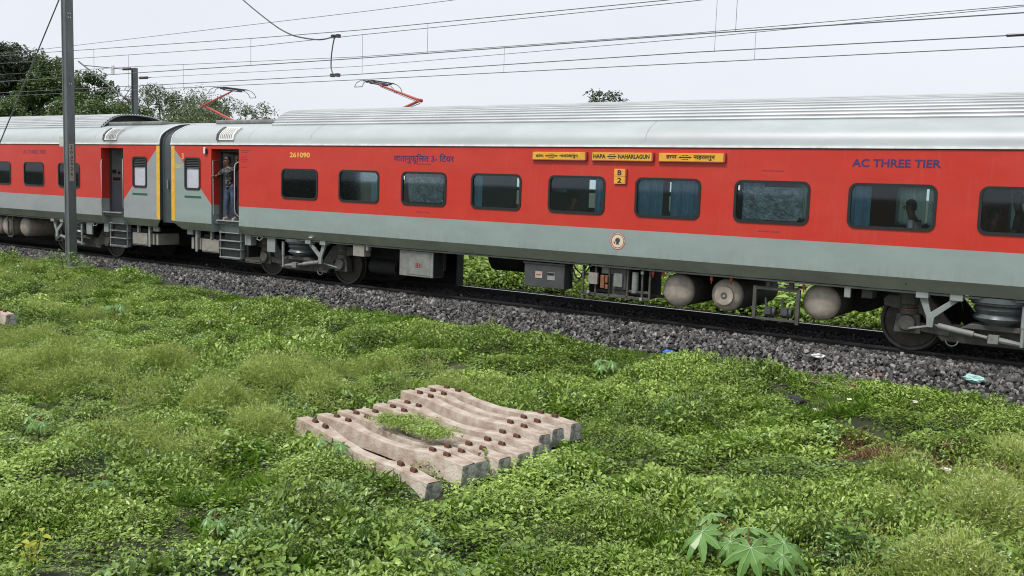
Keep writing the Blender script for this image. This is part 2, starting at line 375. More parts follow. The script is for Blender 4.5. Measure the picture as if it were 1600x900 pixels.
def gz(x, y):
    x = np.asarray(x, float); y = np.asarray(y, float)
    near = -.36-.22*sm(-2.4, -5.5, y)*(-1) if False else -.36-.22*(1-sm(-5.5, -2.4, y))
    near = near+.20*(1-sm(-5, 5, x))
    far = -.36-.15*sm(3, 8, y)
    h = np.where(y < 0, near, far)
    fade = 1-sm(30, 60, np.hypot(x-8, y+5))
    return h+.08*lumps(x, y)*fade*np.where(np.abs(y) < 3, .3, 1)+mounds(x, y)
def sheet(xs, ys, f):
    X, Y = np.meshgrid(xs, ys); Z = f(X, Y); nx = len(xs)
    v = np.stack([X.ravel(), Y.ravel(), Z.ravel()], 1)
    i = np.arange(len(ys)-1)[:, None]*nx+np.arange(nx-1)[None]; i = i.ravel()
    return v, np.stack([i, i+1, i+1+nx, i+nx], 1)
def np_mesh(name, v, f, m, smooth=True):
    me = bpy.data.meshes.new(name); v = np.asarray(v, np.float32); f = np.asarray(f, np.int32); k = f.shape[1]
    me.vertices.add(len(v)); me.vertices.foreach_set('co', v.ravel())
    me.loops.add(f.size); me.loops.foreach_set('vertex_index', f.ravel())
    me.polygons.add(len(f)); me.polygons.foreach_set('loop_start', np.arange(0, f.size, k, dtype=np.int32))
    me.polygons.foreach_set('loop_total', np.full(len(f), k, np.int32))
    if smooth: me.polygons.foreach_set('use_smooth', np.ones(len(f), bool))
    me.update(calc_edges=True); me.validate(); me.materials.append(m)
    return me
xs = np.concatenate([[-900, -400, -200, -120, -70, -45], np.arange(-30, 30.1, .16), [45, 70, 120, 200, 400, 900]])
ys = np.concatenate([[-900, -400, -200, -100, -50, -30], np.arange(-20, 22.1, .16), [30, 50, 100, 200, 400, 900]])
v, f = sheet(xs, ys, gz)
g = bpy.data.objects.new('ground', np_mesh('ground', v, f, M['ground'])); COL.objects.link(g); tag(g, 'dark soil of the ground under the green weeds', 'ground', kind='structure')

def bed_z(y, yc=0):
    a = np.abs(y-yc)
    return np.interp(a, [0, .8, .95, 1.25, 1.75, 2.35, 2.9], [-.13, -.13, -.10, -.085, -.13, -.36, -.62])
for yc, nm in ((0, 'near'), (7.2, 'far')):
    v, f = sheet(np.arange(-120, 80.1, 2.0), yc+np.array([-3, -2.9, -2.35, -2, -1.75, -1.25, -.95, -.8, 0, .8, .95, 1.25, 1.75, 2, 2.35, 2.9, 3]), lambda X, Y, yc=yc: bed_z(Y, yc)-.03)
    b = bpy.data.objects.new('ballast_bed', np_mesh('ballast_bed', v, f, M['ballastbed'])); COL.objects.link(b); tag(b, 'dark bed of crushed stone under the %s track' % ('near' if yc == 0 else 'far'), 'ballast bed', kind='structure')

def rail(y, label, top='railtop'):
    p = [(-.07, -.172), (.07, -.172), (.07, -.16), (.012, -.14), (.012, -.045), (.034, -.035), (.034, -.006), (.028, -.002), (-.028, -.002), (-.034, -.006), (-.034, -.035), (-.012, -.045), (-.012, -.14), (-.07, -.16)]
    e = empty('rail', (0, y, 0)); tag(e, label, 'rail', 'rails of the tracks')
    MB().prism(p, -120, 80, 'x').build('rail_web', M['rail'], e)
    MB().box(-120, 80, -.026, .026, -.0015, .001).build('rail_head', M[top], e)
rail(-.87, 'near rail, its head coloured dark for the shade under the red coach, beside the stones', 'rail')  # head unpolished: shade under the coach painted in as dark steel
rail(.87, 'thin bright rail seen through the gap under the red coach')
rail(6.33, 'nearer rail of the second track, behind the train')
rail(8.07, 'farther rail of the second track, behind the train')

# ---------------------------------------------------------------- coach
def coach(s, X0, L, lv, wx, wws, label, full):
    root = empty('passenger_coach', (X0, 0, 0)); tag(root, label, 'train coach', 'coaches of the passenger train')
    tf = lambda v: (v[0]*s, v[1], v[2])
    B = lambda: MB(tf)
    ZB, ZT, YS = 1.20, 3.14, -1.62
    WZ0, WZ1 = 1.915, 2.615
    doors = [(1.60, 2.63)]
    # --- side walls as grids with openings
    def wall(y, sg, openings):
        xs_ = sorted(set([0, L]+[v for o in openings for v in o[:2]])); zs_ = sorted(set([ZB, ZT]+[v for o in openings for v in o[2:]]))
        b = B()
        hole = lambda xa, za: any(o[0]-1e-6 <= xa < o[1]-1e-6 and o[2]-1e-6 <= za < o[3]-1e-6 for o in openings)
        idx = {}
        vs = []; fs = []
        for i, xx in enumerate(xs_):
            for j, zz in enumerate(zs_): idx[i, j] = len(vs); vs.append((xx, y, zz))
        for i in range(len(xs_)-1):
            for j in range(len(zs_)-1):
                if not hole(xs_[i], zs_[j]): fs.append((idx[i, j], idx[i+1, j], idx[i+1, j+1], idx[i, j+1]))
        b.add(vs, fs)
        for o in openings:                                          # reveals of the openings
            if o[3]-o[2] > 1.2: continue
            yi = y+sg*.07
            b.add([(o[0], y, o[2]), (o[1], y, o[2]), (o[1], y, o[3]), (o[0], y, o[3]), (o[0], yi, o[2]), (o[1], yi, o[2]), (o[1], yi, o[3]), (o[0], yi, o[3])],
                  [(0, 1, 5, 4), (1, 2, 6, 5), (2, 3, 7, 6), (3, 0, 4, 7)])
        return b
    ins = .037
    op = [(x+ins, x+ww-ins, WZ0+ins, WZ1-ins) for x, ww in zip(wx, wws)]
    toilet = (.56, 1.18, 2.02, 2.83); tins = .045
    opn = op+[(1.60, 2.63, ZB, 3.045), (toilet[0]+tins, toilet[1]-tins, toilet[2]+tins, toilet[3]-tins)]
    wall(YS, 1, opn).build('side_wall', lv, root, normals=False)
    wall(-YS, -1, op).build('side_wall', lv, root, normals=False)
    # --- ends
    prof = [(-1.62, 1.2), (-1.62, 3.14), (-1.605, 3.27), (-1.56, 3.38), (-1.47, 3.47), (-1.34, 3.55), (-1.18, 3.625), (-1.0, 3.685), (-.6, 3.745), (0, 3.77)]
    prof = prof+[(-a, b_) for a, b_ in prof[-2::-1]]
    for xe in (0.004, L-.004):
        B().prism(prof, xe-.004, xe+.004, 'x').build('end_wall', M['boxdark'], root)
    # --- roof
    rp = prof[1:-1]
    n = len(rp); b = B(); NX = 24
    for i in range(NX+1):
        x = L*i/NX
        # rounded shoulder towards the ends
        b.v += [(x, p[0], p[1]) for p in rp]
    b.f += [(i*n+j, (i+1)*n+j, (i+1)*n+j+1, i*n+j+1) for i in range(NX) for j in range(n-1)]
    b.build('roof', M['roof'], root, smooth=True)
    for k in (0, 1, 5):                                              # welded roof seams
        x = 2.95+k*2.1
        b = B(); b.v = [(x+dx, p[0]*1.0015, p[1]+.002) for dx in (0, .006) for p in rp[1:6]]; b.f = [(j, j+1, 5+j+1, 5+j) for j in range(4)]
        b.build('roof_seam', M['box'], root)
    # gutter strip
    b = B(); b.box(0, L, -1.642, -1.60, 3.145, 3.178); b.box(0, L, 1.60, 1.642, 3.145, 3.178); b.build('gutter', M['gutter'], root)
    b = B(); b.box(0, 1.58, -1.626, -1.60, 3.128, 3.1435); b.box(2.65, L, -1.626, -1.60, 3.128, 3.1435); b.build('gutter_seal', M['black'], root)
    # --- corrugated canopy
    base = [(-1.185, 3.632), (-1.08, 3.745), (-.94, 3.86), (-.78, 3.955), (-.6, 4.015), (-.38, 4.05), (-.15, 4.063), (0, 4.065)]
    base = base+[(-a, c) for a, c in base[-2::-1]]
    seg = [0]
    for i in range(1, len(base)): seg.append(seg[-1]+math.dist(base[i], base[i-1]))
    tot = seg[-1]; N = int(tot/.085)*2
    pts = []
    for k in range(N*3+1):
        d = tot*k/(N*3); y_ = np.interp(d, seg, [p[0] for p in base]); z_ = np.interp(d, seg, [p[1] for p in base])
        pr = (k % 6); off = (-.012, .018, .022, .022, .018, -.012)[pr]
        ny, nz_ = y_/1.5, .8; q = math.hypot(ny, nz_); pts.append((y_+off*ny/q, z_+off*nz_/q))
    c0, c1 = 3.3, L-3.3
    b = B(); n = len(pts); b.v = [(x, p[0], p[1]) for x in (c0, c1) for p in pts]; b.f = [(j, j+1, n+j+1, n+j) for j in range(n-1)]
    b.build('corrugated_canopy', M['corr'], root, normals=False)
    # canopy end: dark recess with rim
    for xe, sg in ((c0, 1), (c1, -1)):
        B().prism(base, xe+sg*.45, xe+sg*.47, 'x').build('canopy_end_panel', M['boxdark'], root)
        rim = B(); q = [(a*.985, .03+c*.985+.01) for a, c in base]; m_ = len(base)
        rim.v = [(xe-sg*.012, p[0], p[1]) for p in base]+[(xe-sg*.012, p[0]*.97, p[1]-.022) for p in base]
        rim.f = [(j, j+1, m_+j+1, m_+j) for j in range(m_-1)]; rim.build('canopy_rim', M['roof'], root)
    # roof air conditioning unit in the low end section
    b = B(); b.box(.9, 3.55, -.95, .95, 3.70, 3.80); o = b.build('air_conditioning_unit', M['box'], root, bevel=.03)
    b = B(); b.box(1.2, 1.9, -.85, -.2, 3.802, 3.812); b.box(2.1, 2.9, -.85, -.2, 3.802, 3.812); b.build('grille', M['boxdark'], o)
    # roof end curb visible as a lip
    b = B(); b.tube([(0.02, p[0]*1.004, p[1]+.006) for p in rp], .014, 6); b.build('roof_end_rim', M['gutter'], root, smooth=True)
    # side vent with louvres in the roof shoulder
    vp = [(-1.638, 3.26), (-1.605, 3.40), (-1.515, 3.50), (-1.385, 3.585)]
    vt = B(); vt.v = [(x, y_, z_) for x in (1.90, 2.44) for y_, z_ in vp+[(-1.30, 3.50), (-1.50, 3.30)]]
    vt.f = [tuple(range(6)), tuple(range(6, 12))]+[(i, (i+1) % 6, 6+(i+1) % 6, 6+i) for i in range(6)]
    vo = vt.build('roof_vent', M['white'], root)
    b = B()
    for k in range(7):
        x = 1.945+k*.066; e_ = [(y_-.003, z_+.003) for y_, z_ in vp]; e_[0] = (-1.634, 3.30); e_[-1] = (-1.415, 3.568)
        b.add([(x+dx, y_, z_) for dx in (0, .022) for y_, z_ in e_], [(j, j+1, 5+j, 4+j) for j in range(3)])
    b.build('slots', M['box'], vo)
    hx = (1.80, 1.897) if s > 0 else (2.443, 2.53)
    vh = B(); vh.v = [(x, y_, z_) for x in hx for y_, z_ in [(-1.642, 3.25), (-1.612, 3.41), (-1.52, 3.515), (-1.39, 3.60), (-1.30, 3.50), (-1.50, 3.30)]]; vh.f = [tuple(range(6)), tuple(range(6, 12))]+[(i, (i+1) % 6, 6+(i+1) % 6, 6+i) for i in range(6)]
    vh.build('vent_hood', M['boxdark'], vo)
    # --- skirt: slanted inward
    b = B()
    for xa, xb in ((0, 1.6), (2.63, L)):
        x0a = xa+(.30 if xa == 0 else 0); x1b = xb-(.30 if xb == L else 0)
        b.add([(xa, YS, 1.2), (xb, YS, 1.2), (x1b, -1.50, 1.0), (x0a, -1.50, 1.0), (x1b, -1.36, 1.0), (x0a, -1.36, 1.0)], [(0, 1, 2, 3), (3, 2, 4, 5)])
        b.add([(xa, -YS, 1.2), (xb, -YS, 1.2), (x1b, 1.50, 1.0), (x0a, 1.50, 1.0)], [(0, 1, 2, 3)])
    b.build('skirt', M['skirt'], root, normals=False)
    b = B(); b.box(2.9, L-.3, -1.45, -1.37, .955, .985); b.build('cable_duct', M['box'], root)
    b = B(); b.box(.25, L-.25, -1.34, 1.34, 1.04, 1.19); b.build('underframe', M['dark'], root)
    b = B(); b.box(.05, L-.05, -1.56, 1.56, 1.215, 1.28); b.build('floor', M['innerdk'], root)
    # --- door recess
    d0, d1 = 1.60, 2.63; YD = -1.37
    b = B()
    b.add([(d0, YS, 1.0), (d0, YD, 1.0), (d0, YD, 3.045), (d0, YS, 3.045)], [(0, 1, 2, 3)])
    b.add([(d1, YS, 1.0), (d1, YD, 1.0), (d1, YD, 3.045), (d1, YS, 3.045)], [(0, 1, 2, 3)])
    b.add([(d0, YS, 3.045), (d1, YS, 3.045), (d1, YD, 3.045), (d0, YD, 3.045)], [(0, 1, 2, 3)])
    b.box(d0, d1, YD, YD+.04, 1.0, 1.275)
    b.build('door_recess', lv, root, normals=False)
    b = B(); b.ring([(d0, 1.29), (d1, 1.29), (d1, 3.045), (d0, 3.045)], [(d0+.07, 1.30), (d1-.035, 1.30), (d1-.035, 2.985), (d0+.07, 2.985)], YD-.005, YD+.05); b.build('door_frame', M['boxdark'], root)
    b = B(); b.box(d0+.16, d1-.01, -1.60, YD+.25, 1.285, 1.315); b.build('door_sill', M['steel'], root, bevel=.005)
    # vestibule interior
    b = B(); b.box(d0-.03, d0+.02, YD+.05, .6, 1.29, 3.1); b.box(d1+.35, d1+.4, YD+.05, .6, 1.29, 3.1); b.box(d0-.03, d1+.4, .55, .6, 1.29, 3.1); b.build('vestibule_wall', M['inner'], root)
    if full:
        b = B(); b.box(d0+.02, d0+.06, YD+.06, -.48, 1.30, 2.95); b.build('open_door', M['inner'], root, bevel=.01)
    else:
        b = B(); b.box(d1+.30, d1+.345, YD+.06, .5, 1.30, 2.10); b.build('vestibule_panel', M['inner'], root)
        b = B(); b.box(d1+.29, d1+.345, YD+.16, .5, 2.11, 3.0); b.build('vestibule_board', M['innerlt'], root)
        b = B(); b.box(d1+.28, d1+.288, -1.1, -.98, 2.36, 2.46); b.box(d1+.28, d1+.288, -.92, -.85, 2.34, 2.42); b.build('notice', M['boxdark'], root)
        b = B(); b.box(d1+.28, d1+.288, -1.08, -.85, 2.16, 2.25); b.build('notice', M['orange'], root)
    b = B(); b.box(d0, d1+.3, YD+.05, .55, 3.06, 3.1); b.build('ceiling_panel', M['innerdk'], root)
    # ladder
    b = B(); lx0, lx1, ly = 1.72, 2.50, -1.44
    b.tube([(lx0, ly, 1.04), (lx0, ly, .36), (lx1, ly, .36), (lx1, ly, 1.04)], .016)
    lad = b.build('boarding_ladder', M['bracket'], root, smooth=True)
    for z in (1.0, .80, .60, .39):
        B().box(lx0, lx1, ly-.04, ly+.10, z-.012, z+.012).build('rung', M['bracket'], lad, bevel=.004)
    B().box(lx0+.02, lx1-.02, ly+.12, ly+.15, .36, 1.0).build('ladder_backing', M['boxdark'], root)
    # handrails
    for hx, bend in ((d0+.025, 0), (d1-.03, 1)):
        if bend: p = [(hx, YS+.02, 1.42), (hx-.05, -1.66, 1.50), (hx-.06, -1.675, 1.60), (hx-.06, -1.675, 2.60), (hx-.05, -1.66, 2.69), (hx, YS+.02, 2.74)]
        else: p = [(hx, YD-.05, 1.42), (hx+.03, -1.60, 1.44), (hx+.03, -1.61, 2.76), (hx, YD-.05, 2.78)]
        B().tube(p, .014, 8).build('handrail', M['steel'], root, smooth=True)
    # yellow reflective strip
    B().box(.01, .15, YS-.003, YS, 1.22, 3.12).build('reflective_strip', M['yellow'], root)
    # toilet window
    cx, cz = (toilet[0]+toilet[1])/2, (toilet[2]+toilet[3])/2; hw, hh = .31, .405
    b = B(); b.ring(rrect(cx, cz, hw, hh, .085), rrect(cx, cz, hw-.05, hh-.05, .06), YS-.018, YS+.03); tw = b.build('toilet_window', M['rubber'], root, smooth=True)
    B().box(cx-hw+.045, cx+hw-.045, YS+.02, YS+.03, cz-hh+.045, cz+.13).build('frosted_pane', M['frost'], tw)
    b = B()
    B().box(cx-hw+.04, cx+hw-.04, YS+.045, YS+.055, cz+.13, cz+hh-.04).build('backing', M['dark'], tw)
    for k in range(5):
        z = cz+.15+k*.043; b.add([(cx-hw+.045, YS-.012, z), (cx+hw-.045, YS-.012, z), (cx+hw-.045, YS+.03, z+.032), (cx-hw+.045, YS+.03, z+.032)], [(0, 1, 2, 3)])
    b.build('louvre', M['boxdark'], tw)
    B().box(cx-.32, cx+.33, YS-.004, YS, 1.815, 1.87).build('green_stripe', M['green'], root)
    # --- windows
    for k, (x, ww) in enumerate(zip(wx, wws)):
        for sd_, yy in ((1, YS), (-1, -YS)):
            cx, cz, hw, hh = x+ww/2, (WZ0+WZ1)/2, ww/2, (WZ1-WZ0)/2
            b = B(); b.ring(rrect(cx, cz, hw, hh, .125), rrect(cx, cz, hw-.043, hh-.043, .09), yy-sd_*.016, yy+sd_*.04)
            w = b.build('window', M['rubber'], root, smooth=True)
            b = B(); b.prism(rrect(cx, cz, hw-.038, hh-.038, .09), yy+sd_*.004, yy+sd_*.010); b.build('pane', M['glass'], w)
            if sd_ < 0 and not (full and k > 5) or not full and k > 3: continue
            def curtain(xa, xb):
                b = B(); nx = int((xb-xa)/.012); vs = []
                for i in range(nx+1):
                    xx = xa+(xb-xa)*i/nx; yv = yy+(.045 if sd_ > 0 else -.115)+.018*math.sin(xx*75+k)+.01*math.sin(xx*31)
                    vs += [(xx, yv, cz-hh-.02), (xx, yv+.004, cz+hh+.02)]
                b.add(vs, [(2*i, 2*i+2, 2*i+3, 2*i+1) for i in range(nx)]); b.build('curtain', M['curtain'] if sd_ > 0 else M['curtainfar'], w, smooth=True)
            if sd_ < 0:
                for a_, b_ in ((.0, .52), (.56, 1.2)): curtain(x+a_, x+b_)
                continue
            if full:
                spans = {0: ((.0, .40), (.72, 1.2)), 1: ((.93, 1.2),), 3: ((.05, .26),), 5: ((.0, .52), (.68, 1.2)), 6: ((.14, .50),), 7: ((.0, .33),), 4: ((.98, 1.2),)}.get(k, ())
            else: spans = ((.0, .35), (.6, 1.0))
            for a_, b_ in spans: curtain(x+a_, x+b_)
            if full and k in (2, 6):                                  # torn crinkled film behind the pane
                rr = random.Random(k); P = []
                for q in rrect(cx+(.04 if k == 2 else .0), cz-.02, hw-.14, hh-.09, .08, 7): P.append((q[0]+rr.uniform(-.035, .035), q[1]+rr.uniform(-.025, .025)))
                b = B(); b.prism(P, yy+.022, yy+.026); b.build('torn_film', M['film'], w)
                B().box(x+.065, x+.095, yy-.006, yy+.003, WZ1-.17, WZ1-.09).build('latch', M['white'], w)
                for zz in (WZ1+.16, WZ0-.13):
                    b = B()
                    for i in range(17):
                        if i == 9: continue
                        b.box(cx-.19+i*.022, cx-.19+i*.022+.014, YS-.003, YS, zz-.008, zz+.008)
                    b.build('small_lettering', M['navyfaint'], root)
        # interior bay: partition, berth
        B().box(x-.34, x-.31, -1.5, .45, 1.29, 3.05).build('partition', M['innerdk'], root)
        B().box(x-.30, x+.10, -1.5, .40, 1.62, 1.76).build('berth', M['berth'], root)
        if not (full and k > 6): B().box(x-.30, x+.30, -1.45, .40, 2.30, 2.36).build('berth', M['berth'], root)
    B().box(2.98, 3.02, -1.56, 1.56, 1.29, 3.1).build('partition', M['innerdk'], root)
    B().box(.05, L-.05, -1.58, 1.58, 3.08, 3.13).build('ceiling_panel', M['inner'], root)
    # --- bogies
    def bogie(c, yd):
        root_b = B(); fr = [(-1.68, .80), (-1.60, .88), (-.98, .88), (-.66, .50), (.66, .50), (.98, .88), (1.60, .88), (1.68, .80), (1.66, .70), (1.08, .60), (.78, .22), (-.78, .22), (-1.08, .60), (-1.66, .70)]
        for y0, y1 in ((-1.10, -1.0), (1.0, 1.10)): root_b.prism([(c+a, z) for a, z in fr], y0, y1)
        root_b.box(c-.25, c+.25, -1.0, 1.0, .45, .70)
        bo = root_b.build('bogie', M['bogie'], root, bevel=.012)
        for dx in (-1.28, 1.28):
            for sg in (-1, 1):
                P = [(.02, .80), (.13, .80), (.13, .90), (.40, .885), (.415, .925), (.4575, .93), (.462, .86), (.455, .815), (.485, .81), (.485, .785), (.40, .785), (.12, .80)]
                B().lathe([(r_, sg*t) for r_, t in P], (c+dx, 0, .4575), 'y', 40).build('wheel', M['wheel'], bo, smooth=True)
                b = B(); b.lathe([(.001, sg*1.22), (.11, sg*1.22), (.125, sg*1.20), (.14, sg*1.10), (.14, sg*.95)], (c+dx, 0, .46), 'y', 20)
                b.prism([(c+dx-.20, .30), (c+dx+.20, .30), (c+dx+.17, .60), (c+dx-.17, .60)], sg*.97, sg*1.15)
                sx = -1 if dx > 0 else 1
                b.prism([(c+dx, .36), (c+dx+sx*.62, .30), (c+dx+sx*.62, .40), (c+dx, .52)], sg*1.02, sg*1.12)
                b.build('axle_box', M['bogie'], bo, bevel=.01)
                b = B(); b.lathe([(.001, .60), (.15, .60), (.15, .66), (.12, .67), (.15, .70), (.12, .73), (.15, .76), (.15, .87), (.19, .87), (.19, .98), (.001, .98)], (c+dx, sg*1.06, 0), 'z', 20); b.build('axle_spring', M['bogie'], bo, smooth=True)
                if sg < 0: B().lathe([(.152, .665), (.157, .675), (.152, .685)], (c+dx, -1.06, 0), 'z', 20).build('spring_ring', M['orange'], bo)
            B().tube([(c+dx, -.8, .4575), (c+dx, .8, .4575)], .09, 12).build('axle', M['wheel'], bo, smooth=True)
            B().lathe([(.30, -.06), (.32, -.05), (.32, .05), (.30, .06)], (c+dx*1.0, -.45, .4575), 'y', 24).build('brake_disc', M['wheel'], bo)
        for sg in (-1, 1):
            b = B(); b.lathe([(.001, .55), (.22, .55), (.27, .60), (.34, .63), (.37, .67), (.34, .71), (.32, .73), (.345, .76), (.37, .80), (.35, .84), (.33, .86), (.40, .87), (.40, .90), (.44, .91), (.44, .985), (.001, .985)], (c, sg*1.08, 0), 'z', 32); b.build('air_spring', M['air'], bo, smooth=True)
            B().prism([(c-.5, .48), (c+.5, .48), (c+.36, .56), (c-.36, .56)], sg*1.0, sg*1.30).build('spring_seat', M['bogie'], bo, bevel=.01)
        # vertical damper
        b = B(); xd = c-yd*.36-.0; b.tube([(xd, -1.40, .30), (xd, -1.40, .62)], .028, 10); b.tube([(xd, -1.40, .58), (xd, -1.40, .90)], .036, 10); b.build('vertical_damper', M['bracket'], bo, smooth=True)
        # Y bracket + yaw damper
        x1, x2, xm = c+yd*.55, c+yd*1.03, c+yd*.90
        b = B()
        lo, hi = min(x1, x2), max(x1, x2)
        b.box(lo-.09, lo+.09, -1.49, -1.33, .90, 1.0); b.box(hi-.09, hi+.09, -1.49, -1.33, .90, 1.0)
        zt, zm = .91, .66
        b.prism([(lo-.05, zt), (lo+.07, zt), (xm, zm+.03), (hi-.07, zt), (hi+.05, zt), (xm+.055, zm-.05), (xm+.045, .46), (xm-.045, .46), (xm-.055, zm-.05)], -1.44, -1.39)
        b.build('damper_bracket', M['bracket'], bo, bevel=.006)
        b = B(); e0 = (xm-yd*.02, -1.36, .50); e1 = (c+yd*.02, -1.36, .37); v0 = Vector(e0); v1 = Vector(e1)
        b.tube([v0, v0.lerp(v1, .12)], .022, 8); b.tube([v0.lerp(v1, .10), v0.lerp(v1, .68)], .047, 14); b.tube([v0.lerp(v1, .66), v0.lerp(v1, .9)], .026, 8)
        b.box(v1.x-.07, v1.x+.07, -1.42, -1.30, v1.z-.06, v1.z+.06)
        b.tube([v1, (c-yd*.42, -1.36, .32)], [.05, .03], 8)
        b.build('yaw_damper', M['bracket'] if False else M['box'], bo, smooth=True)
        b = B(); b.tube([(xm, -1.33, .47), (xm+yd*.35, -1.2, .38)], .018, 6); b.tube([(c+yd*.62+.09*math.cos(t), -1.15, .26+.09*math.sin(t)) for t in [math.pi*(1+k/8) for k in range(9)]], .010, 6)
        b.build('safety_cable', M['bracket'], bo, smooth=True)
        return bo
    bogie(4.32, 1); bogie(19.22, -1)
    # --- end equipment
    def bxp(name, m, x0, x1, z0, z1, y0=-1.42, y1=-.9, bevel=.01): return B().box(x0, x1, y0, y1, z0, z1).build(name, m, root, bevel=bevel)
    t = bxp('waste_tank', M['beige'], .92, 1.58, .46, .79, -1.38, -.7)
    B().box(.95, 1.55, -1.39, -1.38, .49, .51).build('tank_flange', M['box'], t)
    bxp('waste_tank', M['beige'], .64, .86, .50, .80, -1.36, -.7)
    bxp('waste_tank', M['beige'], .47, .56, .50, .80, -1.36, -.7)
    for x in (.78, .49, 1.30): bxp('pipe_bracket', M['bracket'], x-.03, x+.04, .80 if x > .7 else .95, 1.02, -1.40, -1.33, .004)
    bxp('end_plate', M['bracket'], .72, .80, .45, 1.02, -1.43, -1.41, .003); bxp('end_plate', M['bracket'], .37, .60, .87, 1.0, -1.42, -1.36, .004)
    bxp('foot_box', M['bracket'], 2.62, 2.84, .73, 1.02, -1.43, -1.25); bxp('bogie_plate', M['bracket'], 3.42, 3.70, .62, 1.02, -1.43, -1.38)
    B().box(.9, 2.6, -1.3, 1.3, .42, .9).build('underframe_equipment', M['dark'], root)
    B().box(.3, 7.2 if full else 16, 1.13, 1.40, -.08, 1.03).build('added_shade_box', M['dark'], root)  # added dark box, blacks out the lit ground beyond the coach
    b = B(); b.tube([(3.1, -1.44, 1.0), (3.12, -1.47, .90), (3.24, -1.49, .88), (3.33, -1.46, .97)], .014, 6); b.build('hose', M['bracket'], root, smooth=True)
    # coupler
    b = B(); b.box(-.22, .8, -.14, .14, .98, 1.2); b.build('coupler', M['boxdark'], root, bevel=.02)
    b = B(); b.tube([(.15, -.5, 1.0), (.05, -.55, .55), (-.2, -.45, .42)], .03, 6); b.build('hose', M['boxdark'], root, smooth=True)
    if full:
        # gangway between the coaches
        gp = [(-1.54, 1.14), (-1.56, 3.05), (-1.53, 3.30), (-1.42, 3.45), (-1.1, 3.61), (-.6, 3.70), (0, 3.73)]; gp = gp+[(-a, c) for a, c in gp[-2::-1]]
        gb = B(); q = [-.456, -.40, -.385, -.24, -.225, -.06, -.004]; sc = [1, 1, .985, .985, 1, 1, .985]
        m_ = len(gp)
        for x, k in zip(q, sc): gb.v += [(x, p[0]*k, p[1] if p[1] < 2 else p[1]*(.5+.5*k)) for p in gp]
        gb.f = [(i*m_+j, i*m_+(j+1) % m_, (i+1)*m_+(j+1) % m_, (i+1)*m_+j) for i in range(6) for j in range(m_)]
        gw = gb.build('gangway', M['gang'], root, smooth=True)
        B().box(-.20, -.17, -1.60, -1.55, 2.02, 2.25).build('gangway_handle', M['bracket'], gw)
        # equipment between the bogies
        bxp('junction_box', M['beige'], 6.28, 6.62, .72, .96, -1.46, -1.25)
        bxp('junction_box', M['box'], 6.66, 6.74, .86, 1.0, -1.46, -1.35)
        cab = bxp('electrical_cabinet', M['box'], 7.62, 8.55, .40, .94, -1.42, -1.06)
        B().box(7.82, 8.47, -1.428, -1.418, .44, .90).build('cabinet_door', M['box'], cab, bevel=.004)
        B().box(8.552, 8.556, -1.40, -1.08, .41, .93).build('cabinet_side', M['dark'], cab)
        b = B()
        for i in range(2):
            for j in range(3): b.box(8.07+i*.10, 8.14+i*.10, -1.434, -1.430, .60+j*.035, .617+j*.035)
            b.box(8.07+i*.10+(.05 if i == 0 else 0), 8.09+i*.10+(.05 if i == 0 else 0), -1.434, -1.430, .60, .687)
        b.build('red_notice', M['redpaint'], cab)
        b = B(); b.lathe([(.001, -.5), (.2, -.48), (.28, -.4), (.28, .4), (.2, .48), (.001, .5)], (9.35, .3, .80), 'x', 24); b.build('water_drum', M['dark'], root, smooth=True)
        B().box(10.2, 10.9, -.8, .8, .86, 1.04).build('underfloor_box', M['dark'], root)
        B().box(5.9, 7.3, -.6, .6, .35, 1.04).build('underfloor_box', M['dark'], root)
        B().tube([(6.2, -.7, .45), (7.0, -.7, .45)], .17, 14).build('underfloor_drum', M['dark'], root, smooth=True)
        tr = bxp('battery_box', M['boxdark'], 10.86, 11.78, .45, .93, -1.42, -1.1)
        B().box(10.84, 11.80, -1.44, -1.08, .90, .93).build('lid', M['boxdark'], tr, bevel=.004)
        B().box(11.12, 11.28, -1.428, -1.424, .63, .76).build('notice', M['noticepale'], tr); B().box(11.14, 11.25, -1.432, -1.430, .685, .705).build('notice_print', M['redpaint'], tr)
        B().box(11.40, 11.57, -1.428, -1.424, .61, .76).build('notice', M['bracket'], tr); B().box(11.40, 11.56, -1.432, -1.430, .70, .75).build('notice_print', M['dark'], tr)
        b = B()
        for i, (xa, xb, dz) in enumerate(((11.8, 12.2, .28), (11.85, 12.4, .20), (11.78, 12.1, .38))):
            b = B(); b.tube(smooth_pts([(xa, -1.2, .9), ((xa+xb)/2, -1.25, .95-dz), (xb, -1.1, .97)], 5), .016, 6); b.build('cable', M['boxdark'], root, smooth=True)
        for x in (5.0, 6.9, 9.0, 10.1, 12.0, 14.5, 15.2, 17.4): B().box(x, x+.35, -1.47, -1.452, .99, 1.03).build('duct_clip', M['bracket'], root)
        B().box(11.4, 12.75, .2, .8, .22, 1.03).build('underfloor_box', M['dark'], root); B().box(13.2, 14.9, .7, 1.1, .28, 1.03).build('underfloor_box', M['dark'], root)
        for y_ in (-1.2, -.9): B().tube([(5.7, y_, .99), (9, y_, .96), (13, y_, .98), (17.6, y_, .96)], .022, 6).build('brake_pipe', M['boxdark'], root, smooth=True)
        # open frame with valve gear
        b = B()
        for x in (12.16, 12.43, 12.72, 13.1, 13.40, 13.55): b.box(x, x+.035, -1.40, -1.36, .42, .98)
        b.box(12.1, 13.55, -1.40, -1.34, .40, .45); b.box(12.1, 13.55, -.75, -.70, .40, .45); b.box(13.1, 13.55, -1.38, -1.30, .52, .56); b.box(12.72, 13.12, -1.32, -1.28, .44, .95)
        fr_ = b.build('equipment_frame', M['bogie'], root, bevel=.004)
        B().box(12.33, 12.52, -1.46, -1.41, .62, .83).build('valve_plate', M['beige'], fr_, bevel=.003)
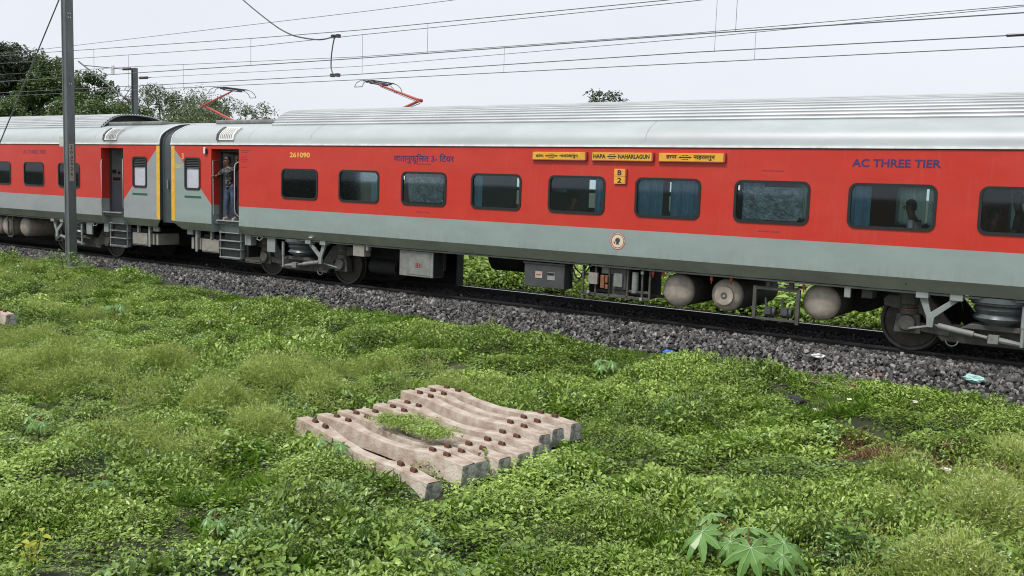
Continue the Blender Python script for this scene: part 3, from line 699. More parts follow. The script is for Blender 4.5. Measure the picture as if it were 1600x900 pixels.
        b = B(); b.box(12.58, 12.66, -1.45, -1.40, .56, .80); b.box(12.68, 12.73, -1.45, -1.40, .66, .80); b.box(12.68, 12.74, -1.45, -1.41, .55, .63); b.build('copper_valves', M['orange'], fr_, bevel=.006)
        b = B(); b.box(12.55, 12.78, -1.36, -1.3, .82, .95); b.box(12.84, 13.02, -1.42, -1.3, .60, .85); b.build('valve_housing', M['box'], fr_, bevel=.01)
        B().box(12.80, 13.08, -1.38, -1.1, .55, .95).build('valve_housing', M['boxdark'], fr_, bevel=.01)
        B().tube([(13.27, -1.38, .52), (13.27, -1.38, .90)], .06, 14).build('filter_cylinder', M['box'], fr_, smooth=True)
        b = B()
        for x, z in ((12.32, .96), (12.30, .46), (13.41, .90), (13.40, .42)): b.box(x, x+.05, -1.45, -1.41, z-.02, z+.03)
        b.build('bolt_cap', M['bracket'], fr_)
        for x, z in ((13.62, .90), (13.82, .90), (14.74, .89), (15.10, .89), (16.35, .88)):
            b = B(); b.box(x-.022, x+.022, -1.40, -1.36, z-.02, z+.06); b.tube([(x, -1.38, z-.01), (x, -1.38, z-.07)], .014, 6); b.build('isolating_cock', M['redpaint'], root, bevel=.008)
        # air tanks lying across the coach, their domed ends outward
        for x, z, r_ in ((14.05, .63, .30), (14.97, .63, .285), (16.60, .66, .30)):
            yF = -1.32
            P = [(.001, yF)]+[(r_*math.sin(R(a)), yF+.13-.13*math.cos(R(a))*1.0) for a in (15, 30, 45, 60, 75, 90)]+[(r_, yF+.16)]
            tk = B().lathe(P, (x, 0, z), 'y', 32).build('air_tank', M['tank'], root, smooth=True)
            B().lathe([(r_, yF+.16), (r_+.004, yF+.17), (r_, .6), (.001, .75)], (x, 0, z), 'y', 32).build('tank_barrel', M['bogie'], tk, smooth=True)  # barrel coloured darker than the domed end to paint in its shade
            if x == 14.97:
                B().lathe([(.001, yF-.035), (.165, yF-.035), (.165, yF+.05)], (x, 0, z), 'y', 24).build('tank_cover', M['tank'], tk)
                B().lathe([(.03, yF-.045), (.055, yF-.045), (.055, yF-.03)], (x, 0, z), 'y', 16).build('tank_port', M['bogie'], tk)
        b = B(); b.box(15.50, 15.56, -1.40, -1.34, .30, .86); b.box(16.24, 16.30, -1.40, -1.34, .26, .84); b.box(15.50, 16.3, -1.39, -1.35, .80, .85); b.box(15.5, 16.3, -1.39, -1.34, .29, .33)
        b.box(15.72, 15.78, -1.39, -1.35, .85, 1.0); b.box(16.1, 16.18, -1.39, -1.33, .85, 1.0); bf = b.build('pipe_frame', M['bogie'], root, bevel=.004)
        for x in (15.78, 16.06):
            b = B(); b.lathe([(.001, -.08), (.07, -.08), (.085, -.04), (.085, .08), (.07, .1), (.001, .1)], (x, -1.3, .43), 'x', 14); b.box(x-.05, x+.05, -1.42, -1.35, .40, .52); b.tube([(x+.09*math.cos(t)-.08, -1.36, .36+.09*math.sin(t)) for t in [math.pi*(1+k/8) for k in range(9)]], .009, 6); b.tube([(x-.06, -1.32, .5), (x-.08, -1.32, .66)], .02, 6)
            b.build('pressure_valve', M['boxdark'], bf, smooth=True)
        b = B(); b.lathe([(.001, -.3), (.33, -.28), (.33, .9), (.001, 1.0)], (17.0, 0, .78), 'y', 28); b.build('large_tank', M['dark'], root, smooth=True)
        bxp('small_box', M['bracket'], 17.02, 17.12, .80, .98, -1.46, -1.40); bxp('end_box', M['boxdark'], 17.25, 17.42, .80, 1.0, -1.3, -1.0)
        bxp('white_step', M['white'], 5.02, 5.12, 1.055, 1.075, -1.60, -1.55, .004)
        # lettering, boards
        text('coach_number', '261090', 4.40, 5.06, 2.868, 2.985, YS, M['numyel'], root, bold=.025)
        text('class_lettering', 'वातानुकूिलत 3- िटयर', 7.58, 9.20, 2.78, 2.985, YS, M['navy'], root, bold=.014)
        text('class_lettering', 'AC THREE TIER', 17.05, 18.34, 2.86, 2.985, YS, M['navy'], root, bold=.025)
        def board(x0, x1, left, right, z0=2.905, z1=3.045):
            bd = B().box(x0, x1, YS-.045, YS-.002, z0, z1).build('destination_board', M['board'], root, bevel=.003)
            B().box(x1+.002, x1+.034, YS-.050, YS-.002, z0-.006, z1+.006).build('board_clip', M['boardend'], bd); B().box(x0-.016, x0-.002, YS-.050, YS-.002, z0-.006, z1+.006).build('board_clip', M['boardend'], bd)
            B().box(x0, x1, YS-.048, YS-.002, z0-.012, z0-.002).build('board_rim', M['boardend'], bd)
            y = YS-.046; (la, lb, ls, l0, l1), (ra, rb, rs_, r0, r1) = left, right
            text('board_lettering', ls, la, lb, z0+l0, z0+l1, y, M['black'], bd, bold=.025); text('board_lettering', rs_, ra, rb, z0+r0, z0+r1, y, M['black'], bd, bold=.025)
            c = (lb+ra)/2; h = (ra-lb)/2-.03; zc = (z0+z1)/2
            b = B(); b.prism([(c-h, zc), (c-h+.05, zc-.016), (c-h+.05, zc-.008), (c+h-.05, zc-.008), (c+h-.05, zc-.016), (c+h, zc), (c+h-.05, zc+.016), (c+h-.05, zc+.008), (c-h+.05, zc+.008), (c-h+.05, zc+.016)], y-.003, y)
            for i in range(5):
                b.box(c-.062+i*.026, c-.062+i*.026+.016, y-.003, y, zc+.027, zc+.040); b.box(c-.062+i*.026, c-.062+i*.026+.016, y-.003, y, zc-.040, zc-.027)
            b.build('board_arrow', M['black'], bd)
        board(11.12, 12.27, (11.20, 11.37, 'હાપા', .045, .095), (11.72, 12.12, 'નાહરલગુન', .028, .10))
        board(12.42, 13.62, (12.45, 12.70, 'HAPA', .035, .110), (12.96, 13.58, 'NAHARLAGUN', .035, .110))
        board(13.76, 14.95, (13.90, 14.10, 'हापा', .04, .105), (14.41, 14.80, 'नाहरलगुन', .018, .105))
        for zz, ch in ((2.625, 'B'), (2.49, '2')):
            bd = B().box(12.885, 13.105, YS-.03, YS-.002, zz, zz+.13).build('coach_code_board', M['board'], root, bevel=.003)
            B().box(13.108, 13.135, YS-.034, YS-.002, zz, zz+.13).build('board_clip', M['boardend'], bd)
            text('board_lettering', ch, 12.955, 13.035, zz+.02, zz+.11, YS-.031, M['black'], bd, bold=.02)
        # round emblem
        em = B().ring(circ(13.0, 1.46, .155), circ(13.0, 1.46, .118), YS-.004, YS).build('round_emblem', M['redpaint'], root)
        B().prism(circ(13.0, 1.46, .117), YS-.003, YS-.001).build('emblem_field', mat('emblem_cream', (.66, .58, .42), .6, vary=.1, scale=20), em)
        b = B(); b.ring(circ(13.0, 1.46, .143), circ(13.0, 1.46, .135), YS-.006, YS-.0045); b.build('emblem_ring', M['paper'], em)
        b = B(); b.prism([(12.96+.05*math.cos(t)*1.0+.04, 1.475+.045*math.sin(t)) for t in [2*math.pi*k/14 for k in range(14)]], YS-.006, YS-.0035)
        b.prism([(12.985, 1.44), (13.015, 1.44), (13.04, 1.40), (12.96, 1.40)], YS-.006, YS-.0035); b.prism([(12.92, 1.46), (12.95, 1.44), (12.94, 1.40), (12.925, 1.42)], YS-.006, YS-.0035); b.build('emblem_motif', M['boxdark'], em)
        # end lettering and lamp
        text('end_mark', '3', .44, .52, 2.78, 2.93, YS, M['numyel'], root, bold=.01)
        text('end_mark', '261', .19, .46, 2.56, 2.66, YS, M['numyel'], root)
        b = B(); b.box(1.35, 1.42, YS-.05, YS-.001, 2.92, 3.08); lo_ = b.build('side_lamp', M['white'], root, bevel=.012); B().box(1.42, 1.46, YS-.045, YS-.001, 2.92, 3.05).build('lamp_housing', M['rubber'], lo_, bevel=.01)
        b = B()
        for zz, n_ in ((3.02, 9), (2.97, 7), (2.86, 6), (2.80, 7), (2.75, 5), (2.62, 6)):
            for i in range(n_): b.box(2.73+i*.035, 2.73+i*.035+.022, YS-.003, YS, zz-.008, zz+.008)
        b.build('small_lettering', M['navyfaint'], root)
        B().box(17.95, 17.975, YS+.06-.005, YS+.075, 1.09, 1.12).build('jacking_mark', M['black'], root)
    else:
        for x, z, r_ in ((7.3, .64, .30), (8.35, .62, .29), (8.95, .62, .29)):
            P = [(.001, -1.32)]+[(r_*math.sin(R(a)), -1.32+.13-.13*math.cos(R(a))) for a in (15, 30, 45, 60, 75, 90)]+[(r_, .6), (.001, .75)]
            B().lathe(P, (x, 0, z), 'y', 32).build('air_tank', M['tank'], root, smooth=True)
        b = B(); b.box(7.7, 7.74, -1.40, -1.36, .3, 1.0); b.box(8.0, 8.04, -1.4, -1.36, .3, 1.0); b.box(7.7, 8.04, -1.4, -1.36, .8, .84); b.box(7.7, 8.04, -1.4, -1.36, .3, .34); b.build('equipment_frame', M['bogie'], root)
        for x0 in (9.5, 12.2, 14.4): bxp('electrical_cabinet', M['boxdark'], x0, x0+1.4, .42, .95, -1.42, .4)
        B().box(6.9, 16, -.5, .5, .6, 1.04).build('underfloor_box', M['dark'], root)
        text('class_lettering', 'AC THREE TIER', -6.62, -5.38, 2.86, 2.97, YS, M['navyfaint'], root, bold=.012)
    return root

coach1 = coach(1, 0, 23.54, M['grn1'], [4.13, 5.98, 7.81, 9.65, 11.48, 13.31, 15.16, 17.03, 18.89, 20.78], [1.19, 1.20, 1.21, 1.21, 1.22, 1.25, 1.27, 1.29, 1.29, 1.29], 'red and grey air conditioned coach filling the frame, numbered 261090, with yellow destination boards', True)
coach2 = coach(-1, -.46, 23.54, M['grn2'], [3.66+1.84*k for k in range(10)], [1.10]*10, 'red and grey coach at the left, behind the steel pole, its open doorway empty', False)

# ---------------------------------------------------------------- people
def figure(name, joints, edges, m, parent, root=0, sub=2):
    """continuous skinned surface; joints: (x,y,z,r)"""
    me = bpy.data.meshes.new(name); me.from_pydata([j[:3] for j in joints], edges, []); me.materials.append(m)
    o = bpy.data.objects.new(name, me); COL.objects.link(o); o.parent = parent
    sk = o.modifiers.new('skin', 'SKIN'); sk.use_smooth_shade = True
    if not me.skin_vertices: me.skin_vertices.new()
    for i, j in enumerate(joints):
        r = j[3]; me.skin_vertices[0].data[i].radius = (r, r) if not isinstance(r, tuple) else r
        me.skin_vertices[0].data[i].use_root = (i == root)
    sb = o.modifiers.new('sub', 'SUBSURF'); sb.levels = sub; sb.render_levels = sub
    return o
def head_parts(parent, c, facing, hair=M['hair'], s=1.0):
    """face features and hair round a head centre c"""
    c = Vector(c); f_ = Vector(facing).normalized(); sidev = Vector((0, 0, 1)).cross(f_).normalized(); upv = Vector((0, 0, 1))
    b = MB(); n = 14
    vs = []; fs = []
    for i in range(7):                                              # cap of hair: ellipsoid cut higher over the face
        for j in range(n):
            ph = 2*math.pi*j/n; w = sidev*math.cos(ph)+f_*math.sin(ph); front = w.dot(f_); thm = R(62) if front > .45 else (R(82) if front > -.1 else R(118)); th = R(3)+thm*i/6
            vs.append(c+w*.090*s*math.sin(th)*(1+.03*rnd.random())-f_*.008*s+upv*(.118*s*math.cos(th)+.006))
    fs = [(i*n+j, i*n+(j+1) % n, (i+1)*n+(j+1) % n, (i+1)*n+j) for i in range(6) for j in range(n)]+[tuple(range(n))]
    b.add(vs, fs); b.build('hair', hair, parent, smooth=True)
    for sg in (-1, 1):
        e = c+f_*.078*s+sidev*sg*.030*s+upv*.004*s
        MB().lathe([(.001, -.006), (.011*s, -.003), (.011*s, .003), (.001, .006)], e, 'z', 8).build('eye', M['black'], parent, smooth=True)
        q = c+sidev*sg*.078*s-f_*.005+upv*(-.005)
        MB().tube([q+upv*.03*s, q+sidev*sg*.012*s, q-upv*.028*s], [.006*s, .012*s, .006*s], 8).build('ear', M['skin'], parent, smooth=True)
    MB().tube([c+f_*.080*s+upv*.01*s, c+f_*.104*s-upv*.022*s, c+f_*.082*s-upv*.032*s], [.007*s, .014*s, .008*s], 8).build('nose', M['skin'], parent, smooth=True)
    MB().tube([c+f_*.076*s-upv*.055*s+sidev*.022*s, c+f_*.084*s-upv*.056*s, c+f_*.076*s-upv*.055*s-sidev*.022*s], .006*s, 6).build('mouth', M['boardend'], parent, smooth=True)
def hand(parent, wrist, dirv, grip_axis, curl=1):
    """palm with four bent fingers and a thumb; fingers curl round grip_axis"""
    w = Vector(wrist); d = Vector(dirv).normalized(); g_ = Vector(grip_axis).normalized(); nrm = d.cross(g_).normalized()
    J = [(*w, .024), (*(w+d*.05), (.022))]; E = [(0, 1)]
    for k, ln in enumerate((.9, 1.0, .95, .8)):
        o = w+d*.085+g_*(k-1.5)*.021; i = len(J)
        J += [(*(o-d*.02), .012), (*(o+nrm*.006), .010), (*(o+d*.028*ln+nrm*.018), .009), (*(o+d*.030*ln+nrm*.045), .008), (*(o+d*.005+nrm*.058), .007)]
        E += [(1, i), (i, i+1), (i+1, i+2), (i+2, i+3), (i+3, i+4)]
    i = len(J); J += [(*(w+d*.035+g_*.036), .012), (*(w+d*.062+g_*.052+nrm*.02), .010), (*(w+d*.085+g_*.045+nrm*.045), .008)]; E += [(0, i), (i, i+1), (i+1, i+2)]
    figure('hand', J, E, M['skin'], parent, 0, 1)

# the man standing in the doorway, right hand on the left handrail, left hand up on the door edge
man = empty('person', (2.10, -1.43, 1.315)); tag(man, 'man in black printed shirt and blue jeans standing in the open coach doorway', 'person')
def mj(x, y, z, r): return (x, y, z, r)
BJ = [mj(0, 0, .80, (.105, .08)), mj(-.01, 0, .95, (.10, .08)), mj(-.03, -.01, 1.12, (.135, .095)), mj(-.05, -.02, 1.23, (.12, .08)), mj(-.06, -.03, 1.30, .05), mj(-.065, -.045, 1.36, .058), mj(-.07, -.055, 1.43, (.075, .085)), mj(-.072, -.055, 1.50, (.062, .07)),
      mj(-.19, -.04, 1.215, .055), mj(-.33, -.09, 1.10, .043), mj(-.40, -.17, 1.055, .028),
      mj(.11, 0, 1.22, .055), mj(.21, .02, 1.32, .043), mj(.26, -.03, 1.47, .028),
      mj(-.085, 0, .74, .085), mj(-.09, -.05, .42, .058), mj(-.10, -.02, .09, .038), mj(-.10, -.05, .035, .034), mj(-.105, -.14, .028, .030),
      mj(.095, .02, .74, .085), mj(.13, -.02, .42, .058), mj(.13, .05, .09, .038), mj(.13, .03, .035, .034), mj(.14, -.06, .028, .030)]
BE = [(0, 1), (1, 2), (2, 3), (3, 4), (4, 5), (5, 6), (6, 7), (3, 8), (8, 9), (9, 10), (3, 11), (11, 12), (12, 13), (0, 14), (14, 15), (15, 16), (16, 17), (17, 18), (0, 19), (19, 20), (20, 21), (21, 22), (22, 23)]
figure('body', BJ, BE, M['skin'], man)
gr = lambda r, k: tuple(v*k for v in r) if isinstance(r, tuple) else r*k
sj = [0, 1, 2, 3, 8, 9, 11, 12]; SJ = [(*BJ[i][:3], gr(BJ[i][3], k_)) for i, k_ in zip(sj, (1.2, 1.2, 1.2, 1.32, 1.5, 1.3, 1.5, 1.3))]+[(-.375, -.14, 1.07, .038), (.245, -.01, 1.42, .038)]; SJ[0] = (0, 0, .70, (.150, .120)); SJ[1] = (-.01, 0, .93, (.145, .115))
figure('shirt', SJ, [(0, 1), (1, 2), (2, 3), (3, 4), (4, 5), (5, 8), (3, 6), (6, 7), (7, 9)], M['shirt'], man)
tj = [0, 14, 15, 16, 19, 20, 21]; TJ = [(*BJ[i][:3], gr(BJ[i][3], 1.17)) for i in tj]; TJ[0] = (0, 0, .80, (.142, .112)); TJ.append((0, 0, .90, (.138, .108)))
figure('jeans', TJ, [(0, 1), (1, 2), (2, 3), (0, 4), (4, 5), (5, 6), (0, 7)], M['jeans'], man)
for k in (17, 22): 
    a = Vector(BJ[k][:3]); b_ = Vector(BJ[k+1][:3]); MB().tube([a+Vector((0, .05, -.005)), a+Vector((0, 0, .005)), b_], [.035, .045, .034], 10).build('shoe', M['bracket'], man, smooth=True)
head_parts(man, (-.072, -.055, 1.445), (-.15, -1, -.1))
hand(man, (-.40, -.17, 1.055), (-.8, -.35, .05), (0, 0, 1)); hand(man, (.26, -.03, 1.47), (.25, -.3, .9), (1, 0, 0))

def seated(x, y, z, face, label, skin_shirt, lean=0.0, group='passengers seated behind the windows'):
    p = empty('person', (x, y, z)); tag(p, label, 'person', group)
    fx, fy = face
    J = [(0, 0, .12, (.14, .11)), (fx*lean*.3, fy*lean*.3, .32, (.14, .10)), (fx*lean*.7, fy*lean*.7, .52, (.15, .10)), (fx*lean, fy*lean, .62, .055), (fx*(lean+.02), fy*(lean+.02), .69, .06), (fx*(lean+.03), fy*(lean+.03), .77, (.075, .088)), (fx*(lean+.03), fy*(lean+.03), .84, .06),
         (-fy*.17+fx*lean*.7, fx*.17+fy*lean*.7, .53, .055), (-fy*.22+fx*.1, fx*.22+fy*.1, .30, .042), (fx*.32-fy*.12, fy*.32+fx*.12, .22, .03),
         (fy*.17+fx*lean*.7, -fx*.17+fy*lean*.7, .53, .055), (fy*.22+fx*.1, -fx*.22+fy*.1, .30, .042), (fx*.32+fy*.12, fy*.32-fx*.12, .22, .03),
         (fx*.40-fy*.1, fy*.40+fx*.1, .08, .06), (fx*.42-fy*.1, fy*.42+fx*.1, -.30, .04), (fx*.40+fy*.1, fy*.40-fx*.1, .08, .06), (fx*.42+fy*.1, fy*.42-fx*.1, -.30, .04)]
    E = [(0, 1), (1, 2), (2, 3), (3, 4), (4, 5), (5, 6), (2, 7), (7, 8), (8, 9), (2, 10), (10, 11), (11, 12), (0, 13), (13, 14), (0, 15), (15, 16)]
    figure('body', J, E, M['skin'], p)
    q = [0, 1, 2, 7, 8, 10, 11]; figure('shirt', [(*J[i][:3], gr(J[i][3], 1.15)) for i in q], [(0, 1), (1, 2), (2, 3), (3, 4), (2, 5), (5, 6)], skin_shirt, p)
    head_parts(p, Vector(J[5][:3]), (fx, fy, 0)); return p
seated(17.98, -.95, 1.50, (-1, .05), 'passenger with dark hair leaning forward, seen dark through the window under the TIER lettering', M['frost'], .14)
seated(18.22, -.55, 1.47, (-1, -.1), 'passenger sitting farther in, at the right edge of the window under the TIER lettering', M['cloth'], .02)
seated(18.98, -.98, 1.42, (1, .1), 'small dark figure low in the last window at the right edge of the picture', M['cloth'], .02)
seated(19.42, -.85, 1.66, (-1, 0), 'passenger whose head stands high in the last window at the right edge', M['cloth'], .10)
seated(11.75, -1.20, 1.38, (1, -.2), 'passenger with bare arms dimly seen in the window left of the B 2 board', M['boxdark'], .04)

# ---------------------------------------------------------------- electric locomotive behind the train
lo = empty('electric_locomotive', (-8.6, 7.2, 0)); tag(lo, 'electric locomotive hidden behind the train, its two red pantographs raised under the wires', 'locomotive')
lp = [(-1.5, 1.1), (-1.5, 3.2), (-1.3, 3.75), (-.9, 3.9), (.9, 3.9), (1.3, 3.75), (1.5, 3.2), (1.5, 1.1)]
b = MB(); n = len(lp)
for x, k in ((-10.2, .9), (-9.5, 1), (9.5, 1), (10.2, .9)): b.v += [(x, p[0]*k, 1.1+(p[1]-1.1)*(k if k < 1 else 1)) for p in lp]
b.f = [(i*n+j, i*n+(j+1) % n, (i+1)*n+(j+1) % n, (i+1)*n+j) for i in range(3) for j in range(n)]+[tuple(range(n)), tuple(3*n+j for j in range(n))]
b.build('body', M['loco'], lo, bevel=.04)
MB().box(-9.6, 9.9, -1.3, 1.3, .12, 1.1).build('underbody', M['dark'], lo)
MB().box(-9.6, 9.6, -1.515, 1.515, 1.7, 2.1).build('body_stripe', M['redpaint'], lo)
for sg in (-1, 1):
    bg_ = MB().box(sg*5.6-2.2, sg*5.6+2.2, -1.15, 1.15, .4, 1.0).build('bogie', M['dark'], lo, bevel=.03)
    for dx in (-1.85, 0, 1.85):
        for sy in (-1, 1): MB().lathe([(.02, sy*.80), (.50, sy*.80), (.546, sy*.82), (.546, sy*.93), (.02, sy*.93)], (sg*5.6+dx, 0, .546), 'y', 28).build('wheel', M['wheel'], bg_, smooth=True)
    MB().box(sg*10.0-.25*(sg < 0), sg*10.0+.25*(sg > 0), -1.2, 1.2, 2.5, 3.2).build('windscreen', M['rubber'], lo)
def panto(head, knee, base):
    hx, hz = head; kx, kz = knee; bx_, bz = base
    P = lambda x, y, z: (x+8.6, y, z)
    fr = MB().box(bx_-.9+8.6, bx_+.9+8.6, -.5, .5, 4.0, 4.06).build('pantograph', M['panred'], lo, bevel=.01)
    for dx in (-.8, .8):
        for sy in (-.45, .45): MB().lathe([(.05, 3.84), (.09, 3.86), (.05, 3.89), (.09, 3.92), (.05, 3.95), (.09, 3.98), (.04, 4.0)], P(bx_+dx, sy, 0), 'z', 12).build('insulator', M['insul'], fr)
    MB().tube([P(bx_, 0, 4.06), P(kx, 0, kz)], [.055, .045], 10).build('lower_arm', M['panred'], fr, smooth=True)
    MB().tube([P(bx_+.2*(1 if kx < bx_ else -1), -.12, 4.06), P(kx-.05*(1 if kx < bx_ else -1), -.05, kz-.10)], .014, 6).build('control_rod', M['wire'], fr)
    b = MB(); b.tube([P(kx, 0, kz), P(hx, 0, hz-.10)], [.045, .028], 10); b.tube([P(kx, -.09, kz), P(kx, .09, kz)], .06, 10)
    b.build('upper_arm', M['panred'], fr, smooth=True)
    MB().tube([P(kx, -.05, kz-.07), P(hx-.1*(1 if kx < hx else -1), -.05, hz-.17)], .010, 6).build('guide_rod', M['wire'], fr)
    b = MB()
    for dx in (-.17, .17):
        b.box(hx+dx-.03+8.6, hx+dx+.03+8.6, -.55, .55, hz-.035, hz)
        for sy in (-1, 1):
            b.tube([P(hx+dx, sy*.53, hz-.02), P(hx+dx, sy*.72, hz-.04), P(hx+dx, sy*.90, hz-.13), P(hx+dx, sy*.98, hz-.27)], .012, 6)
    for sy in (-1, 1): b.tube([P(hx-.17, sy*.98, hz-.27), P(hx+.17, sy*.98, hz-.27)], .012, 6); b.box(hx-.2+8.6, hx+.2+8.6, sy*.4-.02, sy*.4+.02, hz-.07, hz-.035)
    b.tube([P(hx, -.45, hz-.09), P(hx, .45, hz-.09)], .022, 8)
    b.build('pan_head', M['boxdark'], fr, smooth=False)
panto((-8.45, 5.68), (-10.15, 5.07), (-7.2, 4.03))
panto((-1.0, 5.68), (.80, 5.02), (-2.1, 4.03))

# ---------------------------------------------------------------- overhead line
def line(name, pts, m, parent, r=.009):
    return MB().tube(pts, r, 6).build(name, m, parent, smooth=True)
def lin(p, q, x): t = (x-p[0])/(q[0]-p[0]); return tuple(p[i]+(q[i]-p[i])*t for i in range(3))
def ohl(label, contact, catenary, drop, rc=.011, rm=.009):
    e = empty('overhead_line', (0, contact[0][1], 0)); tag(e, label, 'overhead wire', 'overhead wires above the tracks')
    off = lambda P: [(p[0], p[1]-contact[0][1], p[2]) for p in P]
    line('contact_wire', off(contact), M['wire'], e, rc); line('messenger_wire', off(catenary), M['wire'], e, rm)
    cx = [p[0] for p in contact]
    for x in drop:
        a = [np.interp(x, [p[0] for p in contact], [p[i] for p in contact]) for i in (1, 2)]; x2 = x+(.0); c = [np.interp(x2, [p[0] for p in catenary], [p[i] for p in catenary]) for i in (1, 2)]
        line('dropper', off([(x, a[0], a[1]), (x2, c[0], c[1])]), M['wire'], e, .005)
    return e
ohl('nearest overhead line, its lower wire ending in a long insulator at the right edge', [(-45, 4.1, 5.52), (-8, 4.1, 5.50), (1, 4.1, 5.505), (11.7, 4.1, 5.61), (18.6, 4.1, 5.60), (40, 4.1, 5.6)],
    [(-45, 4.1, 6.95), (-16.2, 4.1, 6.67), (-3.7, 4.1, 6.56), (1.0, 4.1, 6.64), (6.5, 4.1, 6.71), (11.6, 4.1, 6.78), (18.5, 4.1, 7.0), (40, 4.1, 7.5)], (-20, -10.37, 1.18, 12.22, 21))
ohl('upper overhead line above the red train, crossing the others at the right', [(-45, .9, 5.5), (-9, .9, 5.42), (3.9, .9, 5.43), (13.1, .9, 5.475), (18.9, .9, 5.47), (40, .9, 5.5)],
    [(-45, .9, 6.6), (-10.6, .9, 6.29), (.06, .9, 6.15), (4.1, .9, 6.12), (12.5, .9, 6.18), (19, .9, 6.35), (40, .9, 7.0)], (-7.4, .06, 6.33, 14.0, 22))
ohl('lowest thin overhead line, farthest behind the train', [(-45, 7.2, 5.80), (-16, 7.2, 5.795), (-2, 7.2, 5.775), (10.3, 7.2, 5.80), (18.2, 7.2, 5.81), (40, 7.2, 5.9)],
    [(-45, 7.2, 6.95), (-14.4, 7.2, 6.74), (-2.0, 7.2, 6.54), (10.2, 7.2, 6.58), (18.1, 7.2, 6.71), (40, 7.2, 7.1)], (-20, -11.4, 4.1, 12.0, 22))
def feeder(label, pts, r=.008):
    y0 = pts[0][1]; o = MB().tube([(p[0], p[1]-y0, p[2]) for p in pts], r, 6).build('feeder_wire', M['wire'], None, smooth=True, loc=(0, y0, 0)); tag(o, label, 'wire', 'single feeder wires'); return o
feeder('topmost single wire, leaving the picture at the top near its middle', [(-60, 4.5, 7.3), (-16.5, 4.2, 7.13), (1.3, 4.2, 7.33), (5, 4.2, 7.4), (40, 4.2, 8.2)])
feeder('steep single wire from the distant mast, crossing two others at the right', [(-15.3, 8.3, 6.44), (-2.9, 8.2, 6.38), (10.5, 6.5, 6.33), (18.25, 6.3, 6.52), (40, 6, 6.9)])
o = MB().box(-.30, .6, -.03, .03, -.03, .03).build('wire_insulator', M['insul'], None, bevel=.02, loc=(18.55, 4.08, 5.60)); tag(o, 'dark rod insulator on the wire at the right edge', 'insulator')
jw = empty('jumper_cable', (0, 4.3, 0)); tag(jw, 'thick curved cable hanging from the top of the picture down to the contact wire', 'cable')
P = [(-4.9, 0, 8.6), (-4.35, 0, 8.11), (-3.0, 0, 7.29), (-2.3, 0, 6.95), (-1.7, 0, 6.77), (-.8, 0, 6.64), (-.14, -.02, 6.70)]
MB().tube(smooth_pts(P), .022, 8).build('cable', M['wire'], jw, smooth=True)
MB().tube(smooth_pts([(-.14, -.02, 6.70), (-.24, 0, 6.45), (-.30, 0, 6.1), (-.30, 0, 5.75), (-.10, -.1, 5.55)]), .020, 8).build('cable', M['wire'], jw, smooth=True)
for x, z in ((-.2, 6.70), (.0, 6.70), (-.22, 5.54), (.0, 5.54)): MB().box(x-.06, x+.06, -.08, .04, z-.05, z+.05).build('clamp', M['insul'], jw, bevel=.01)

# near pole: fabricated from two channels
pl = empty('mast_pole', (-2.95, -2.60, -.2)); tag(pl, 'grey steel mast rising out of the picture at the left, with a vertical number plate', 'pole')
b = MB(); a = .10; 
b.prism([(-a, -a*1.2), (-a+.04, -a*1.2), (-a+.04, -a*1.2+.015), (a-.04, -a*1.2+.015), (a-.04, -a*1.2), (a, -a*1.2), (a, a), (-a, a)], 0, 9.5, 'z'); b.build('post', M['galv'], pl, bevel=.004)
MB().box(-.35, .35, -.35, .35, -.3, .05).build('footing', M['whitewash'], pl, bevel=.03)
MB().box(a+.002, a+.006, -.085, .045, 2.33, 3.30).build('number_plate', mat('number_plate_pale', (.36, .34, .30), .6, vary=.15, scale=12), pl)
zz = 3.17
for ch in '203': text('mast_number', ch, -.055, .015, zz, zz+.095, a+.006, M['black'], pl, bold=.02, face='x'); zz -= .135
zz -= .02; MB().box(a+.006, a+.009, -.06, .02, zz+.115, zz+.128).build('number_bar', M['black'], pl)
for ch in '52A': text('mast_number', ch, -.055, .015, zz, zz+.095, a+.006, M['black'], pl, bold=.02, face='x'); zz -= .14
MB().box(-.40, -.102, -.06, -.03, 3.22, 3.50).build('side_plate', M['whitewash'], pl, bevel=.01)
b = MB()
for z in (6.55, 6.65, 4.85): 
    b.box(a, a+.012, -.06, -.04, z, z+.03); b.box(a, a+.012, .0, .02, z, z+.03)
b.build('bolts', M['steel'], pl)
gy = MB().tube([(0, 0, 0), (6.51, 0, 7.65)], .017, 8).build('guy_wire', M['galv'], None, smooth=True, loc=(-9.46, -2.6, -.35)); tag(gy, 'slanting steel stay wire running down left of the mast', 'wire')

# distant mast with cantilever
dm = empty('overhead_mast', (-16.25, 8.3, -.4)); tag(dm, 'short distant mast with a slanting bracket arm, in front of the trees', 'mast')
Q = lambda x, z: (x+16.25, 0, z+.4)
b = MB()
for sx in (-1, 1): b.box(sx*.085-.012, sx*.085+.012, -.10, .10, 0, 7.28)
b.box(-.085, .085, -.012, .012, 0, 7.27); b.build('post', M['galv'], dm)
MB().tube([Q(-20.5, 7.35), Q(-17.0, 5.63)], .035, 8).build('bracket_tube', M['galv'], dm, smooth=True)
MB().tube([Q(-20.1, 7.16), Q(-17.1, 6.87)], .02, 8).build('stay_tube', M['galv'], dm, smooth=True)
for p, q in (((-17.05, 5.66), (-16.4, 5.36)), ((-17.1, 6.87), (-16.5, 6.86)), ((-15.9, 6.45), (-15.3, 6.44))):
    P0 = Vector(Q(*p)); P1 = Vector(Q(*q)); prof = []
    MB().tube([P0.lerp(P1, k/12) for k in range(13)], [.035 if k in (0, 12) else (.065 if k % 2 else .04) for k in range(13)], 10).build('insulator', M['insul'], dm, smooth=True)
MB().tube([Q(-16.1, 6.45), Q(-15.1, 6.44)], .018, 6).build('feeder_bracket', M['galv'], dm, smooth=True)
MB().tube([Q(-16.35, 6.2), Q(-17.3, 5.4)], .015, 6).build('stay_tube', M['galv'], dm)
